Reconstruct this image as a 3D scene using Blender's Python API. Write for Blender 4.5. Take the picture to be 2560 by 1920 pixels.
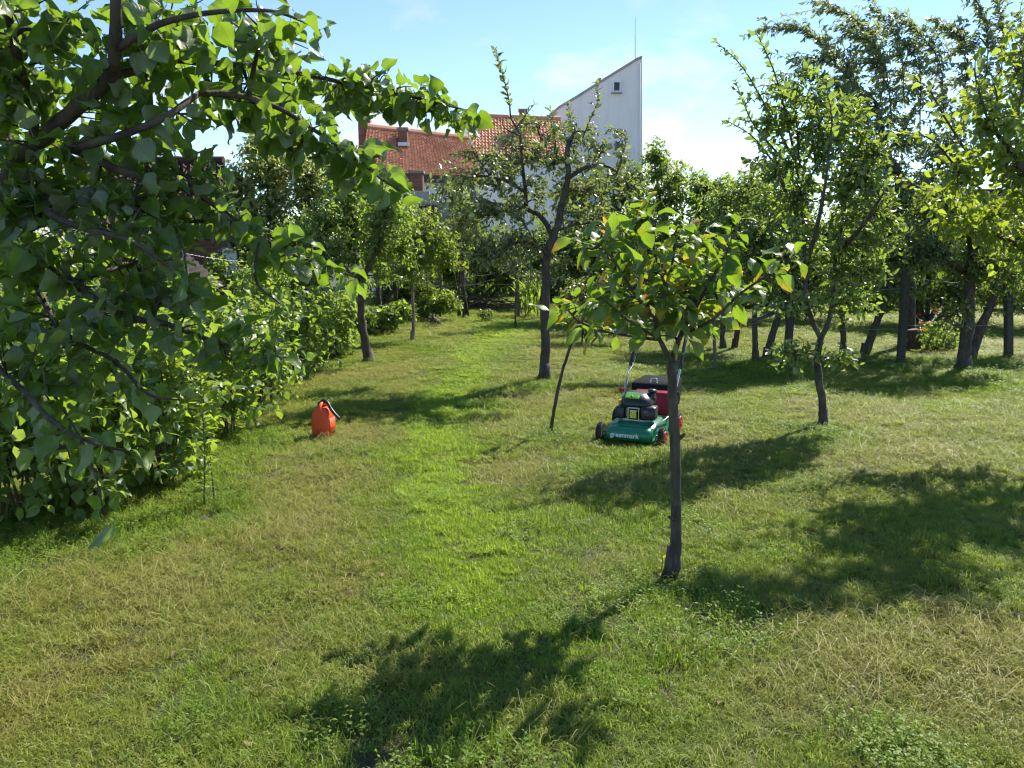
import bpy, math, random
import numpy as np
from mathutils import Vector, Matrix

for o in list(bpy.data.objects):
    bpy.data.objects.remove(o)
scene = bpy.context.scene
COL = scene.collection
rng = np.random.default_rng(11)
R = random.Random(11)

# ------------------------------------------------------------------ camera
FPX, PITCH, CAMH = 2000.0, math.radians(10.0), 1.6      # focal length in photo pixels (photo 2560 x 1920)
cam = bpy.data.cameras.new('camera')
cam.sensor_width = 36.0
cam.lens = 36.0 * FPX / 2560.0
cam.clip_start, cam.clip_end = 0.05, 2000.0
camo = bpy.data.objects.new('camera', cam)
COL.objects.link(camo)
camo.location = (0, 0, CAMH)
camo.rotation_euler = (math.pi / 2 - PITCH, 0, 0)
scene.camera = camo

# ------------------------------------------------------------------ sky, sun, exposure
SUN_EL, SUN_AZ = math.radians(45), math.radians(40)     # azimuth to the right of the view direction
SUNV = Vector((math.sin(SUN_AZ) * math.cos(SUN_EL), math.cos(SUN_AZ) * math.cos(SUN_EL), math.sin(SUN_EL)))
world = bpy.data.worlds.new('World')
scene.world = world
world.use_nodes = True
wn, wl = world.node_tree.nodes, world.node_tree.links
wn.clear()
wout = wn.new('ShaderNodeOutputWorld')
sky = wn.new('ShaderNodeTexSky')
sky.sky_type = 'NISHITA'
sky.sun_disc = False
sky.sun_elevation = SUN_EL
sky.sun_rotation = SUN_AZ
sky.air_density, sky.dust_density, sky.ozone_density = 1.0, 0.0, 2.5
sky.altitude = 2500
bg = wn.new('ShaderNodeBackground')
bg.inputs[1].default_value = 0.128
wl.new(sky.outputs[0], bg.inputs[0])
tc = wn.new('ShaderNodeTexCoord')
mp = wn.new('ShaderNodeMapping')
mp.inputs['Scale'].default_value = (1, 1, 2.2)
mp.inputs['Location'].default_value = (17.35, 9.1, 0.0)
nz = wn.new('ShaderNodeTexNoise')
nz.inputs['Scale'].default_value = 7.5
nz.inputs['Detail'].default_value = 8
nz.inputs['Roughness'].default_value = 0.55
cr = wn.new('ShaderNodeValToRGB')
cr.color_ramp.elements[0].position, cr.color_ramp.elements[1].position = 0.53, 0.64
cr.color_ramp.elements[0].color, cr.color_ramp.elements[1].color = (0, 0, 0, 1), (1, 1, 1, 1)
wl.new(tc.outputs['Generated'], mp.inputs[0]); wl.new(mp.outputs[0], nz.inputs['Vector']); wl.new(nz.outputs[0], cr.inputs[0])
cb = wn.new('ShaderNodeBackground')
cb.inputs[0].default_value = (1.0, 1.0, 1.02, 1)
cb.inputs[1].default_value = 0.55
sep = wn.new('ShaderNodeSeparateXYZ')
wl.new(tc.outputs['Generated'], sep.inputs[0])
elr = wn.new('ShaderNodeMapRange')               # cumulus sits low over the horizon, thinning upwards
elr.inputs[1].default_value, elr.inputs[2].default_value = 0.08, 0.30
elr.inputs[3].default_value, elr.inputs[4].default_value = 1.0, 0.0
wl.new(sep.outputs[2], elr.inputs[0])
mm = wn.new('ShaderNodeMath'); mm.operation = 'MULTIPLY'
wl.new(cr.outputs[0], mm.inputs[0]); wl.new(elr.outputs[0], mm.inputs[1])
mixw = wn.new('ShaderNodeMixShader')
wl.new(mm.outputs[0], mixw.inputs[0]); wl.new(bg.outputs[0], mixw.inputs[1]); wl.new(cb.outputs[0], mixw.inputs[2])
wl.new(mixw.outputs[0], wout.inputs[0])

sl = bpy.data.lights.new('sun', 'SUN')
sl.energy, sl.angle, sl.color = 5.0, math.radians(0.53), (1.0, 0.93, 0.80)
so = bpy.data.objects.new('sun', sl)
COL.objects.link(so)
so.location = SUNV * 60
so.rotation_euler = SUNV.to_track_quat('Z', 'Y').to_euler()

vs = scene.view_settings
vs.view_transform, vs.look, vs.gamma, vs.use_curve_mapping = 'Standard', 'None', 1.0, False
vs.exposure = 0.95
scene.render.engine = 'CYCLES'
cy = scene.cycles
cy.max_bounces, cy.diffuse_bounces, cy.glossy_bounces, cy.transmission_bounces = 5, 2, 1, 2
cy.use_denoising = True
cy.pixel_filter_type, cy.filter_width = 'BLACKMAN_HARRIS', 1.25
cy.use_adaptive_sampling, cy.adaptive_threshold, cy.adaptive_min_samples = True, 0.018, 40
cy.caustics_reflective = cy.caustics_refractive = False

# ------------------------------------------------------------------ pixel helpers (2560 x 1920 photo pixels)
_fw = Vector((0, math.cos(PITCH), -math.sin(PITCH)))
_up = Vector((0, math.sin(PITCH), math.cos(PITCH)))
def ray(px, py):
    return Vector(((px - 1280) / FPX, 0, 0)) + _up * ((960 - py) / FPX) + _fw
def P(px, py, Y):
    d = ray(px, py)
    return Vector((0, 0, CAMH)) + d * (Y / d.y)
def G(px, py):
    d = ray(px, py)
    p = Vector((0, 0, CAMH)) + d * (-CAMH / d.z)
    p.z = hz(p.x, p.y)
    return p
def proj(p):
    q = np.asarray(p, float) - np.array((0, 0, CAMH))
    fz = q @ np.array(_fw); ux = q[..., 0]; uy = q @ np.array(_up)
    return 1280 + FPX * ux / fz, 960 - FPX * uy / fz, fz
def hz(x, y):
    return 0.018 * np.sin(0.9 * x + 1.3) * np.sin(0.7 * y) + 0.012 * np.sin(2.3 * x + 0.6 * y) + 0.008 * np.sin(3.1 * y - 1.7 * x)

# ------------------------------------------------------------------ materials
def new_mat(name):
    m = bpy.data.materials.new(name)
    m.use_nodes = True
    n = m.node_tree.nodes
    n.clear()
    out = n.new('ShaderNodeOutputMaterial')
    return m, n, m.node_tree.links, out
def rgba(c):
    return (c[0], c[1], c[2], 1.0)
def mixc(n, l, fac, a, b, blend='MIX'):
    x = n.new('ShaderNodeMix'); x.data_type = 'RGBA'; x.blend_type = blend
    if isinstance(fac, (int, float)): x.inputs[0].default_value = fac
    else: l.new(fac, x.inputs[0])
    for s, v in ((6, a), (7, b)):
        if isinstance(v, tuple): x.inputs[s].default_value = rgba(v)
        else: l.new(v, x.inputs[s])
    return x.outputs[2]
def math_(n, l, op, a, b=None, clamp=False):
    x = n.new('ShaderNodeMath'); x.operation = op; x.use_clamp = clamp
    for i, v in enumerate((a, b)):
        if v is None: continue
        if isinstance(v, (int, float)): x.inputs[i].default_value = v
        else: l.new(v, x.inputs[i])
    return x.outputs[0]
def ramp(n, l, val, lo, hi, a=0.0, b=1.0):
    x = n.new('ShaderNodeMapRange')
    l.new(val, x.inputs[0])
    x.inputs[1].default_value, x.inputs[2].default_value, x.inputs[3].default_value, x.inputs[4].default_value = lo, hi, a, b
    return x.outputs[0]
def noise(n, l, scale, detail=4, vec=None, rough=0.55):
    x = n.new('ShaderNodeTexNoise')
    x.inputs['Scale'].default_value, x.inputs['Detail'].default_value, x.inputs['Roughness'].default_value = scale, detail, rough
    if vec is not None: l.new(vec, x.inputs['Vector'])
    return x.outputs[0]
def obj_coord(n):
    return n.new('ShaderNodeTexCoord').outputs['Object']
def bump(n, l, h, strength, dist):
    b = n.new('ShaderNodeBump')
    b.inputs['Strength'].default_value, b.inputs['Distance'].default_value = strength, dist
    l.new(h, b.inputs['Height'])
    return b.outputs[0]

def leaf_mat(name, a, b, under, trans, fac=0.42, rough=0.38, spec=0.5, ribs=False, autumn=False):
    m, n, l, out = new_mat(name)
    geo = n.new('ShaderNodeNewGeometry'); oi = n.new('ShaderNodeObjectInfo')
    rnd = math_(n, l, 'FRACT', math_(n, l, 'ADD', geo.outputs['Random Per Island'], oi.outputs['Random']))
    top = mixc(n, l, rnd, a, b)
    tr = mixc(n, l, rnd, trans, tuple(0.75 * c for c in trans))
    at = n.new('ShaderNodeAttribute'); at.attribute_name = 'lf'
    sp = n.new('ShaderNodeSeparateXYZ'); l.new(at.outputs['Vector'], sp.inputs[0])
    nrm = None
    if ribs:
        au = math_(n, l, 'ABSOLUTE', sp.outputs[0])
        rib = ramp(n, l, au, 0.03, 0.09, 1.0, 0.0)
        # side veins: run forward at an angle from the midrib
        vv = math_(n, l, 'SUBTRACT', math_(n, l, 'MULTIPLY', sp.outputs[1], 8.0), math_(n, l, 'MULTIPLY', au, 3.0))
        sv = math_(n, l, 'ABSOLUTE', math_(n, l, 'SUBTRACT', math_(n, l, 'FRACT', vv), 0.5))
        svm = ramp(n, l, sv, 0.0, 0.10, 0.5, 0.0)
        vein = math_(n, l, 'MAXIMUM', rib, svm)
        top = mixc(n, l, math_(n, l, 'MULTIPLY', vein, 0.30), top, (0.16, 0.22, 0.07))
        tr = mixc(n, l, math_(n, l, 'MULTIPLY', vein, 0.35), tr, tuple(0.45 * c for c in trans))
        nrm = bump(n, l, vein, 0.35, 0.002)
        vm = n.new('ShaderNodeVectorMath'); vm.operation = 'ADD'; l.new(at.outputs['Vector'], vm.inputs[0])
        cb3 = n.new('ShaderNodeCombineXYZ'); l.new(math_(n, l, 'MULTIPLY', rnd, 37.0), cb3.inputs[2]); l.new(cb3.outputs[0], vm.inputs[1])
        big = noise(n, l, 1.6, 2, vm.outputs[0]); spot = ramp(n, l, noise(n, l, 7.0, 3, vm.outputs[0]), 0.66, 0.72, 0, 0.75)
        top = mixc(n, l, ramp(n, l, big, 0.35, 0.7, 0, 0.55), top, tuple(1.7 * c for c in b))
        top = mixc(n, l, spot, top, (0.13, 0.085, 0.03)); tr = mixc(n, l, spot, tr, (0.25, 0.15, 0.03))
    if autumn:
        tcn = noise(n, l, 16, 3)
        k = math_(n, l, 'ADD', math_(n, l, 'ADD', math_(n, l, 'MULTIPLY', sp.outputs[1], 0.55), math_(n, l, 'MULTIPLY', tcn, 0.5)),
                  math_(n, l, 'MULTIPLY', rnd, 0.75))
        k1 = ramp(n, l, k, 1.22, 1.36)
        k2 = ramp(n, l, k, 1.40, 1.50)
        top = mixc(n, l, k2, mixc(n, l, k1, top, (0.42, 0.34, 0.03)), (0.50, 0.13, 0.02))
        tr = mixc(n, l, k2, mixc(n, l, k1, tr, (0.75, 0.55, 0.04)), (0.85, 0.20, 0.03))
    und = mixc(n, l, rnd, under, tuple(0.8 * c for c in under))
    if autumn: und = mixc(n, l, k1, und, (0.45, 0.25, 0.06))
    col = mixc(n, l, geo.outputs['Backfacing'], top, und)
    pb = n.new('ShaderNodeBsdfPrincipled')
    l.new(col, pb.inputs['Base Color'])
    l.new(ramp(n, l, rnd, 0, 1, rough - 0.06, rough + 0.12), pb.inputs['Roughness'])
    pb.inputs['Specular IOR Level'].default_value = spec
    tb = n.new('ShaderNodeBsdfTranslucent'); l.new(tr, tb.inputs[0])
    if nrm is not None:
        l.new(nrm, pb.inputs['Normal'])
    mx = n.new('ShaderNodeMixShader'); mx.inputs[0].default_value = fac
    l.new(pb.outputs[0], mx.inputs[1]); l.new(tb.outputs[0], mx.inputs[2]); l.new(mx.outputs[0], out.inputs[0])
    return m

def bark_mat(name, a, b, scale=30.0):
    m, n, l, out = new_mat(name)
    tcn = obj_coord(n)
    mpn = n.new('ShaderNodeMapping'); mpn.inputs['Scale'].default_value = (1, 1, 0.25); l.new(tcn, mpn.inputs[0])
    h = noise(n, l, scale, 8, mpn.outputs[0], 0.65)
    h2 = noise(n, l, scale * 0.3, 4, tcn)
    c = mixc(n, l, ramp(n, l, h, 0.35, 0.65), a, b)
    c = mixc(n, l, ramp(n, l, h2, 0.55, 0.72, 0, 0.45), c, (0.17, 0.18, 0.12))      # lichen
    pb = n.new('ShaderNodeBsdfPrincipled'); l.new(c, pb.inputs['Base Color'])
    pb.inputs['Roughness'].default_value = 0.85
    l.new(bump(n, l, h, 0.9, 0.012), pb.inputs['Normal'])
    l.new(pb.outputs[0], out.inputs[0])
    return m

def plain_mat(name, col, rough=0.6, metal=0.0, spec=0.5, var=0.12, scale=14.0, bmp=0.0, dirt=None):
    m, n, l, out = new_mat(name)
    tcn = obj_coord(n)
    h = noise(n, l, scale, 6, tcn)
    c = mixc(n, l, ramp(n, l, h, 0.3, 0.7), tuple(x * (1 - var) for x in col), tuple(min(1, x * (1 + var)) for x in col))
    if dirt is not None:
        h3 = noise(n, l, scale * 0.35, 8, tcn, 0.7)
        c = mixc(n, l, ramp(n, l, h3, 0.5, 0.72, 0, 0.6), c, dirt)
    pb = n.new('ShaderNodeBsdfPrincipled'); l.new(c, pb.inputs['Base Color'])
    l.new(ramp(n, l, h, 0.3, 0.7, max(0, rough - 0.08), min(1, rough + 0.08)), pb.inputs['Roughness'])
    pb.inputs['Metallic'].default_value = metal
    pb.inputs['Specular IOR Level'].default_value = spec
    if bmp: l.new(bump(n, l, noise(n, l, scale * 3, 6, tcn), 0.6, bmp), pb.inputs['Normal'])
    l.new(pb.outputs[0], out.inputs[0])
    return m

def grass_mat(name, dry, green, trans_k=1.6):
    m, n, l, out = new_mat(name)
    geo = n.new('ShaderNodeNewGeometry')
    at = n.new('ShaderNodeAttribute'); at.attribute_type = 'INSTANCER'; at.attribute_name = 'tint'
    r = math_(n, l, 'MULTIPLY', math_(n, l, 'SUBTRACT', geo.outputs['Random Per Island'], 0.5), 0.75)
    k = math_(n, l, 'ADD', at.outputs['Fac'], r, True)
    lime = math_(n, l, 'SUBTRACT', at.outputs['Fac'], 1.0, True)
    c = mixc(n, l, lime, mixc(n, l, k, dry, green), (0.27, 0.38, 0.035))
    tr = mixc(n, l, k, tuple(min(1, trans_k * x) for x in dry), (green[0] * trans_k * 1.15, green[1] * trans_k * 1.1, green[2] * trans_k * 0.7))
    tr = mixc(n, l, lime, tr, (0.50, 0.66, 0.05))
    pb = n.new('ShaderNodeBsdfPrincipled'); l.new(c, pb.inputs['Base Color'])
    pb.inputs['Roughness'].default_value = 0.5; pb.inputs['Specular IOR Level'].default_value = 0.3
    tb = n.new('ShaderNodeBsdfTranslucent'); l.new(tr, tb.inputs[0])
    mx = n.new('ShaderNodeMixShader'); mx.inputs[0].default_value = 0.45
    l.new(pb.outputs[0], mx.inputs[1]); l.new(tb.outputs[0], mx.inputs[2]); l.new(mx.outputs[0], out.inputs[0])
    return m

M = {}
M['apricot'] = leaf_mat('apricot leaf', (0.036, 0.078, 0.014), (0.062, 0.115, 0.020), (0.22, 0.26, 0.16), (0.32, 0.52, 0.03), 0.43, 0.36, ribs=True)
M['cherry'] = leaf_mat('cherry leaf', (0.035, 0.085, 0.018), (0.055, 0.115, 0.020), (0.20, 0.24, 0.16), (0.34, 0.54, 0.02), 0.40, 0.34, ribs=True, autumn=True)
M['apple'] = leaf_mat('apple leaf', (0.062, 0.088, 0.030), (0.098, 0.122, 0.046), (0.25, 0.27, 0.17), (0.34, 0.42, 0.08), 0.40, 0.30, 0.7)
M['pear'] = leaf_mat('pear leaf', (0.054, 0.100, 0.030), (0.084, 0.135, 0.038), (0.22, 0.27, 0.15), (0.40, 0.56, 0.06), 0.44, 0.30, 0.65)
M['bright'] = leaf_mat('bright leaf', (0.070, 0.130, 0.022), (0.105, 0.17, 0.030), (0.22, 0.27, 0.12), (0.48, 0.62, 0.045), 0.47, 0.38)
M['bush'] = leaf_mat('bush leaf', (0.058, 0.110, 0.024), (0.095, 0.152, 0.034), (0.23, 0.28, 0.14), (0.42, 0.60, 0.05), 0.46, 0.34)
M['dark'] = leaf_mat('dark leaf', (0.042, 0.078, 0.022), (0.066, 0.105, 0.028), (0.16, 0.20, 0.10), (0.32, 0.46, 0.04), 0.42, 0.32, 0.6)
M['willow'] = leaf_mat('grey leaf', (0.085, 0.120, 0.055), (0.13, 0.165, 0.088), (0.30, 0.35, 0.26), (0.42, 0.52, 0.17), 0.44, 0.34)
M['olive'] = leaf_mat('olive leaf', (0.095, 0.130, 0.036), (0.150, 0.180, 0.060), (0.30, 0.34, 0.18), (0.52, 0.62, 0.10), 0.48, 0.32, 0.6)
M['berry'] = leaf_mat('berry leaf', (0.075, 0.138, 0.030), (0.112, 0.178, 0.044), (0.25, 0.31, 0.17), (0.44, 0.62, 0.05), 0.45, 0.38)
M['straw_leaf'] = leaf_mat('dry leaf', (0.18, 0.13, 0.05), (0.25, 0.19, 0.08), (0.24, 0.20, 0.12), (0.35, 0.25, 0.08), 0.3, 0.6)
M['grass'] = grass_mat('grass', (0.285, 0.275, 0.064), (0.18, 0.275, 0.030))
M['straw'] = grass_mat('straw', (0.34, 0.315, 0.095), (0.28, 0.30, 0.065), 1.2)
M['weed'] = grass_mat('weed', (0.20, 0.245, 0.04), (0.145, 0.24, 0.027), 1.65)
M['bark'] = bark_mat('bark', (0.035, 0.027, 0.020), (0.105, 0.085, 0.065))
M['bark_red'] = bark_mat('reddish bark', (0.05, 0.025, 0.018), (0.12, 0.06, 0.045))
M['bark_pale'] = bark_mat('pale bark', (0.12, 0.09, 0.065), (0.26, 0.21, 0.16))
M['stem'] = plain_mat('green stem', (0.09, 0.12, 0.04), 0.6)
M['cane'] = plain_mat('woody stem', (0.10, 0.075, 0.045), 0.75)

# ------------------------------------------------------------------ mesh helpers
def woff(parent):
    v = Vector((0, 0, 0))
    while parent is not None:
        v = v + Vector(parent.location); parent = parent.parent
    return v
def tag(o, label=None, cat=None, group=None, kind=None):
    if label: o['label'] = label
    if cat: o['category'] = cat
    if group: o['group'] = group
    if kind: o['kind'] = kind
    return o
def empty(name, loc, label, cat, group=None, rz=0.0):
    o = bpy.data.objects.new(name, None)
    COL.objects.link(o)
    o.location = loc; o.rotation_euler = (0, 0, rz); o.empty_display_size = 0.1
    return tag(o, label, cat, group)
def link(name, mesh, parent=None, mat=None):
    o = bpy.data.objects.new(name, mesh)
    if mat is not None and not mesh.materials: mesh.materials.append(mat)
    COL.objects.link(o); o.parent = parent
    return o
class MB:
    def __init__(s): s.v, s.f, s.n = [], [], 0
    def add(s, v, f):
        v = np.asarray(v, float); s.v.append(v)
        n = s.n; s.f += [tuple(i + n for i in q) for q in f]; s.n += len(v)
    def box(s, c, size, rot=None, taper=1.0):
        x, y, z = (k / 2 for k in size)
        v = np.array([(-x, -y, -z), (x, -y, -z), (x, y, -z), (-x, y, -z), (-x * taper, -y * taper, z), (x * taper, -y * taper, z), (x * taper, y * taper, z), (-x * taper, y * taper, z)])
        if rot is not None: v = v @ np.array(rot).T
        s.add(v + np.array(c), [(3, 2, 1, 0), (4, 5, 6, 7), (0, 1, 5, 4), (1, 2, 6, 5), (2, 3, 7, 6), (3, 0, 4, 7)])
    def tube(s, pts, rad, seg=8, cap=True, rough=0.0):
        pts = np.asarray(pts, float); k = len(pts)
        rad = np.asarray(rad, float) * np.ones(k)
        t = np.gradient(pts, axis=0); t /= np.linalg.norm(t, axis=1)[:, None] + 1e-9
        a = np.array((0.0, 0, 1)) if abs(t[0][2]) < 0.9 else np.array((1.0, 0, 0))
        V = []
        for i in range(k):
            u = np.cross(t[i], a); u /= np.linalg.norm(u) + 1e-9
            w = np.cross(u, t[i]); a = w if np.linalg.norm(w) > 1e-6 else a
            ang = np.arange(seg) * 2 * math.pi / seg
            rr = rad[i] * (1 + (rng.normal(0, rough, seg) if rough else 0))
            V.append(pts[i] + (np.cos(ang) * rr)[:, None] * u + (np.sin(ang) * rr)[:, None] * w)
        V = np.concatenate(V)
        F = [(i * seg + j, i * seg + (j + 1) % seg, (i + 1) * seg + (j + 1) % seg, (i + 1) * seg + j) for i in range(k - 1) for j in range(seg)]
        if cap:
            F.append(tuple(range(seg - 1, -1, -1))); F.append(tuple((k - 1) * seg + j for j in range(seg)))
        s.add(V, F)
    def loft(s, rings, cap=True):
        seg = len(rings[0]); k = len(rings)
        F = [(i * seg + j, i * seg + (j + 1) % seg, (i + 1) * seg + (j + 1) % seg, (i + 1) * seg + j) for i in range(k - 1) for j in range(seg)]
        if cap:
            F.append(tuple(range(seg - 1, -1, -1))); F.append(tuple((k - 1) * seg + j for j in range(seg)))
        s.add(np.concatenate([np.asarray(r, float) for r in rings]), F)
    def build(s, name, mat, parent=None, smooth=False, local=False, bevel=0.0, bseg=2):
        me = bpy.data.meshes.new(name)
        V = np.concatenate(s.v)
        if not local: V = V - np.array(woff(parent))
        me.from_pydata([tuple(x) for x in V], [], s.f)
        me.materials.append(mat)
        if smooth: me.polygons.foreach_set('use_smooth', [True] * len(me.polygons))
        me.update()
        o = link(name, me, parent)
        if bevel:
            b = o.modifiers.new('bevel', 'BEVEL'); b.width, b.segments, b.limit_method = bevel, bseg, 'ANGLE'
            b.angle_limit = math.radians(35)
        return o

def tri_mesh(name, V, F, LF=None, mat=None, smooth=True):
    me = bpy.data.meshes.new(name)
    nv, nf = len(V), len(F)
    me.vertices.add(nv); me.vertices.foreach_set('co', np.ascontiguousarray(V, np.float32).ravel())
    me.loops.add(nf * 3); me.loops.foreach_set('vertex_index', np.ascontiguousarray(F, np.int32).ravel())
    me.polygons.add(nf)
    me.polygons.foreach_set('loop_start', np.arange(0, nf * 3, 3, dtype=np.int32))
    me.polygons.foreach_set('use_smooth', np.full(nf, smooth))
    if LF is not None:
        a = me.attributes.new('lf', 'FLOAT_VECTOR', 'POINT')
        a.data.foreach_set('vector', np.ascontiguousarray(np.c_[LF, np.zeros(nv)], np.float32).ravel())
    if mat: me.materials.append(mat)
    me.update(); me.validate()
    return me

def leaf_template(prof, rows, cols, fold=0.25, curl=0.25, wave=0.05, petiole=0.0, serr=0.0, seed=0):
    """Leaf of length 1 along +y, upper side +z; prof = half-width by t."""
    r = np.random.default_rng(seed)
    ts = np.linspace(0, 1, rows + 1)
    pt, pw = zip(*prof)
    V, LF, F = [], [], []
    ph = r.uniform(0, 6.28)
    for i, t in enumerate(ts):
        w = np.interp(t, pt, pw)
        if serr and 0 < i < rows: w *= 1 + serr * (1 if i % 2 else -1)
        for j in range(cols + 1):
            u = 2 * j / cols - 1
            z = fold * abs(u) * w - curl * t * t + wave * math.sin(ph + 9 * t + 2.0 * u) * abs(u)
            V.append((u * w * (1 - 0.25 * fold * abs(u)), t * (1 - 0.12 * abs(curl) * t), z)); LF.append((u, t))
    c1 = cols + 1
    for i in range(rows):
        for j in range(cols):
            a, b, c, d = i * c1 + j, i * c1 + j + 1, (i + 1) * c1 + j + 1, (i + 1) * c1 + j
            if i == 0 and np.interp(0, pt, pw) < 1e-4: F.append((a, c, d))
            elif i == rows - 1 and pw[-1] < 1e-4: F.append((a, b, d))
            else: F += [(a, b, c), (a, c, d)]
    V, LF = np.array(V), np.array(LF)
    if petiole:
        n = len(V); w = 0.012
        pv = np.array([(-w, -petiole, -0.08 * petiole), (w, -petiole, -0.08 * petiole), (w, -petiole * 0.5, 0.03), (-w, -petiole * 0.5, 0.03), (w, 0.03, 0), (-w, 0.03, 0)])
        V = np.r_[V, pv]; LF = np.r_[LF, np.zeros((6, 2))]
        F += [(n, n + 1, n + 2), (n, n + 2, n + 3), (n + 3, n + 2, n + 4), (n + 3, n + 4, n + 5)]
        V[:, 1] += petiole
    return V, np.array(F), LF
PROF = {
    'apricot': [(0, 0.0), (0.05, 0.26), (0.15, 0.40), (0.32, 0.46), (0.5, 0.43), (0.66, 0.33), (0.8, 0.18), (0.9, 0.075), (1, 0)],
    'cherry': [(0, 0.03), (0.12, 0.13), (0.35, 0.25), (0.58, 0.29), (0.78, 0.22), (0.9, 0.10), (1, 0)],
    'oval': [(0, 0.02), (0.2, 0.20), (0.45, 0.27), (0.7, 0.20), (0.9, 0.07), (1, 0)],
    'round': [(0, 0.05), (0.15, 0.26), (0.4, 0.38), (0.65, 0.34), (0.85, 0.17), (1, 0)],
    'narrow': [(0, 0.02), (0.25, 0.12), (0.5, 0.14), (0.8, 0.07), (1, 0)],
    'blade': [(0, 0.05), (0.3, 0.065), (0.7, 0.045), (1, 0)],
}
def tset(kind, rows, cols, n=3, **k):
    return [leaf_template(PROF[kind], rows, cols, seed=s + 1,
                          fold=k.get('fold', 0.3) * (0.5 + 0.5 * s), curl=k.get('curl', 0.2) * (0.4 + 0.6 * s), wave=k.get('wave', 0.05), petiole=k.get('petiole', 0), serr=k.get('serr', 0)) for s in range(n)]
T = {
    'apricot': tset('apricot', 8, 4, 4, fold=0.36, curl=0.26, wave=0.08, petiole=0.35, serr=0.03),
    'cherry': tset('cherry', 12, 4, 4, fold=0.28, curl=0.28, wave=0.05, petiole=0.22, serr=0.04),
    'pear': tset('oval', 5, 2, 3, fold=0.4, curl=0.35),
    'round': tset('round', 5, 2, 3, fold=0.35, curl=0.2, petiole=0.2),
    'oval': tset('oval', 3, 2, 3, fold=0.4, curl=0.3),
    'narrow': tset('narrow', 3, 2, 3, fold=0.4, curl=0.4),
    'far': tset('oval', 2, 1, 3, fold=0.4, curl=0.3),
    'farround': tset('round', 2, 1, 3, fold=0.35, curl=0.2),
    'berry': tset('round', 5, 2, 3, fold=0.3, curl=0.22, petiole=0.15, serr=0.06),
    'blade': tset('blade', 6, 2, 3, fold=0.4, curl=0.5),
}
def axes(D, N):
    D = D / (np.linalg.norm(D, axis=1)[:, None] + 1e-9)
    X = np.cross(D, N); X /= np.linalg.norm(X, axis=1)[:, None] + 1e-9
    return X, D, np.cross(X, D)
def scatter(name, tm, pos, D, N, scl, mat, parent=None, kind=None):
    X, D, Z = axes(D, N)
    pick = rng.integers(0, len(tm), len(pos))
    Vs, Fs, Ls, n = [], [], [], 0
    for k, (tv, tf, tl) in enumerate(tm):
        s = pick == k
        if not s.any(): continue
        q = scl[s][:, None, None]
        v = pos[s][:, None] + q * (tv[None, :, 0:1] * X[s][:, None] + tv[None, :, 1:2] * D[s][:, None] + tv[None, :, 2:3] * Z[s][:, None])
        c = s.sum()
        Vs.append(v.reshape(-1, 3)); Fs.append((tf[None] + (np.arange(c) * len(tv))[:, None, None]).reshape(-1, 3) + n); Ls.append(np.tile(tl, (c, 1)))
        n += c * len(tv)
    V = np.concatenate(Vs) - np.array(woff(parent))
    o = link(name, tri_mesh(name, V, np.concatenate(Fs), np.concatenate(Ls), mat), parent)
    if kind: o['kind'] = kind
    return o
_leafmesh = {}
def leaf_objects(tname, pos, D, N, scl, mat, parent):
    X, D, Z = axes(D, N)
    off = woff(parent)
    for i in range(len(pos)):
        k = int(rng.integers(0, len(T[tname])))
        key = (tname, k, mat.name)
        if key not in _leafmesh:
            tv, tf, tl = T[tname][k]
            _leafmesh[key] = tri_mesh('leaf', tv, tf, tl, mat)
        o = bpy.data.objects.new('leaf', _leafmesh[key])
        COL.objects.link(o); o.parent = parent
        s = scl[i]
        m = Matrix(((X[i][0] * s, D[i][0] * s, Z[i][0] * s, pos[i][0] - off.x), (X[i][1] * s, D[i][1] * s, Z[i][1] * s, pos[i][1] - off.y),
                    (X[i][2] * s, D[i][2] * s, Z[i][2] * s, pos[i][2] - off.z), (0, 0, 0, 1)))
        o.matrix_local = m

def smooth_path(pts, sub=4):
    p = np.asarray([tuple(x) for x in pts], float)
    if len(p) < 3: return np.array([p[0] + (p[-1] - p[0]) * t for t in np.linspace(0, 1, sub + 1)])
    q = np.r_[[2 * p[0] - p[1]], p, [2 * p[-1] - p[-2]]]
    out = []
    for i in range(1, len(q) - 2):
        for t in np.linspace(0, 1, sub, endpoint=False):
            a, b, c, d = q[i - 1], q[i], q[i + 1], q[i + 2]
            out.append(0.5 * (2 * b + (c - a) * t + (2 * a - 5 * b + 4 * c - d) * t * t + (3 * b - a - 3 * c + d) * t ** 3))
    out.append(p[-1])
    return np.array(out)

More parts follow.
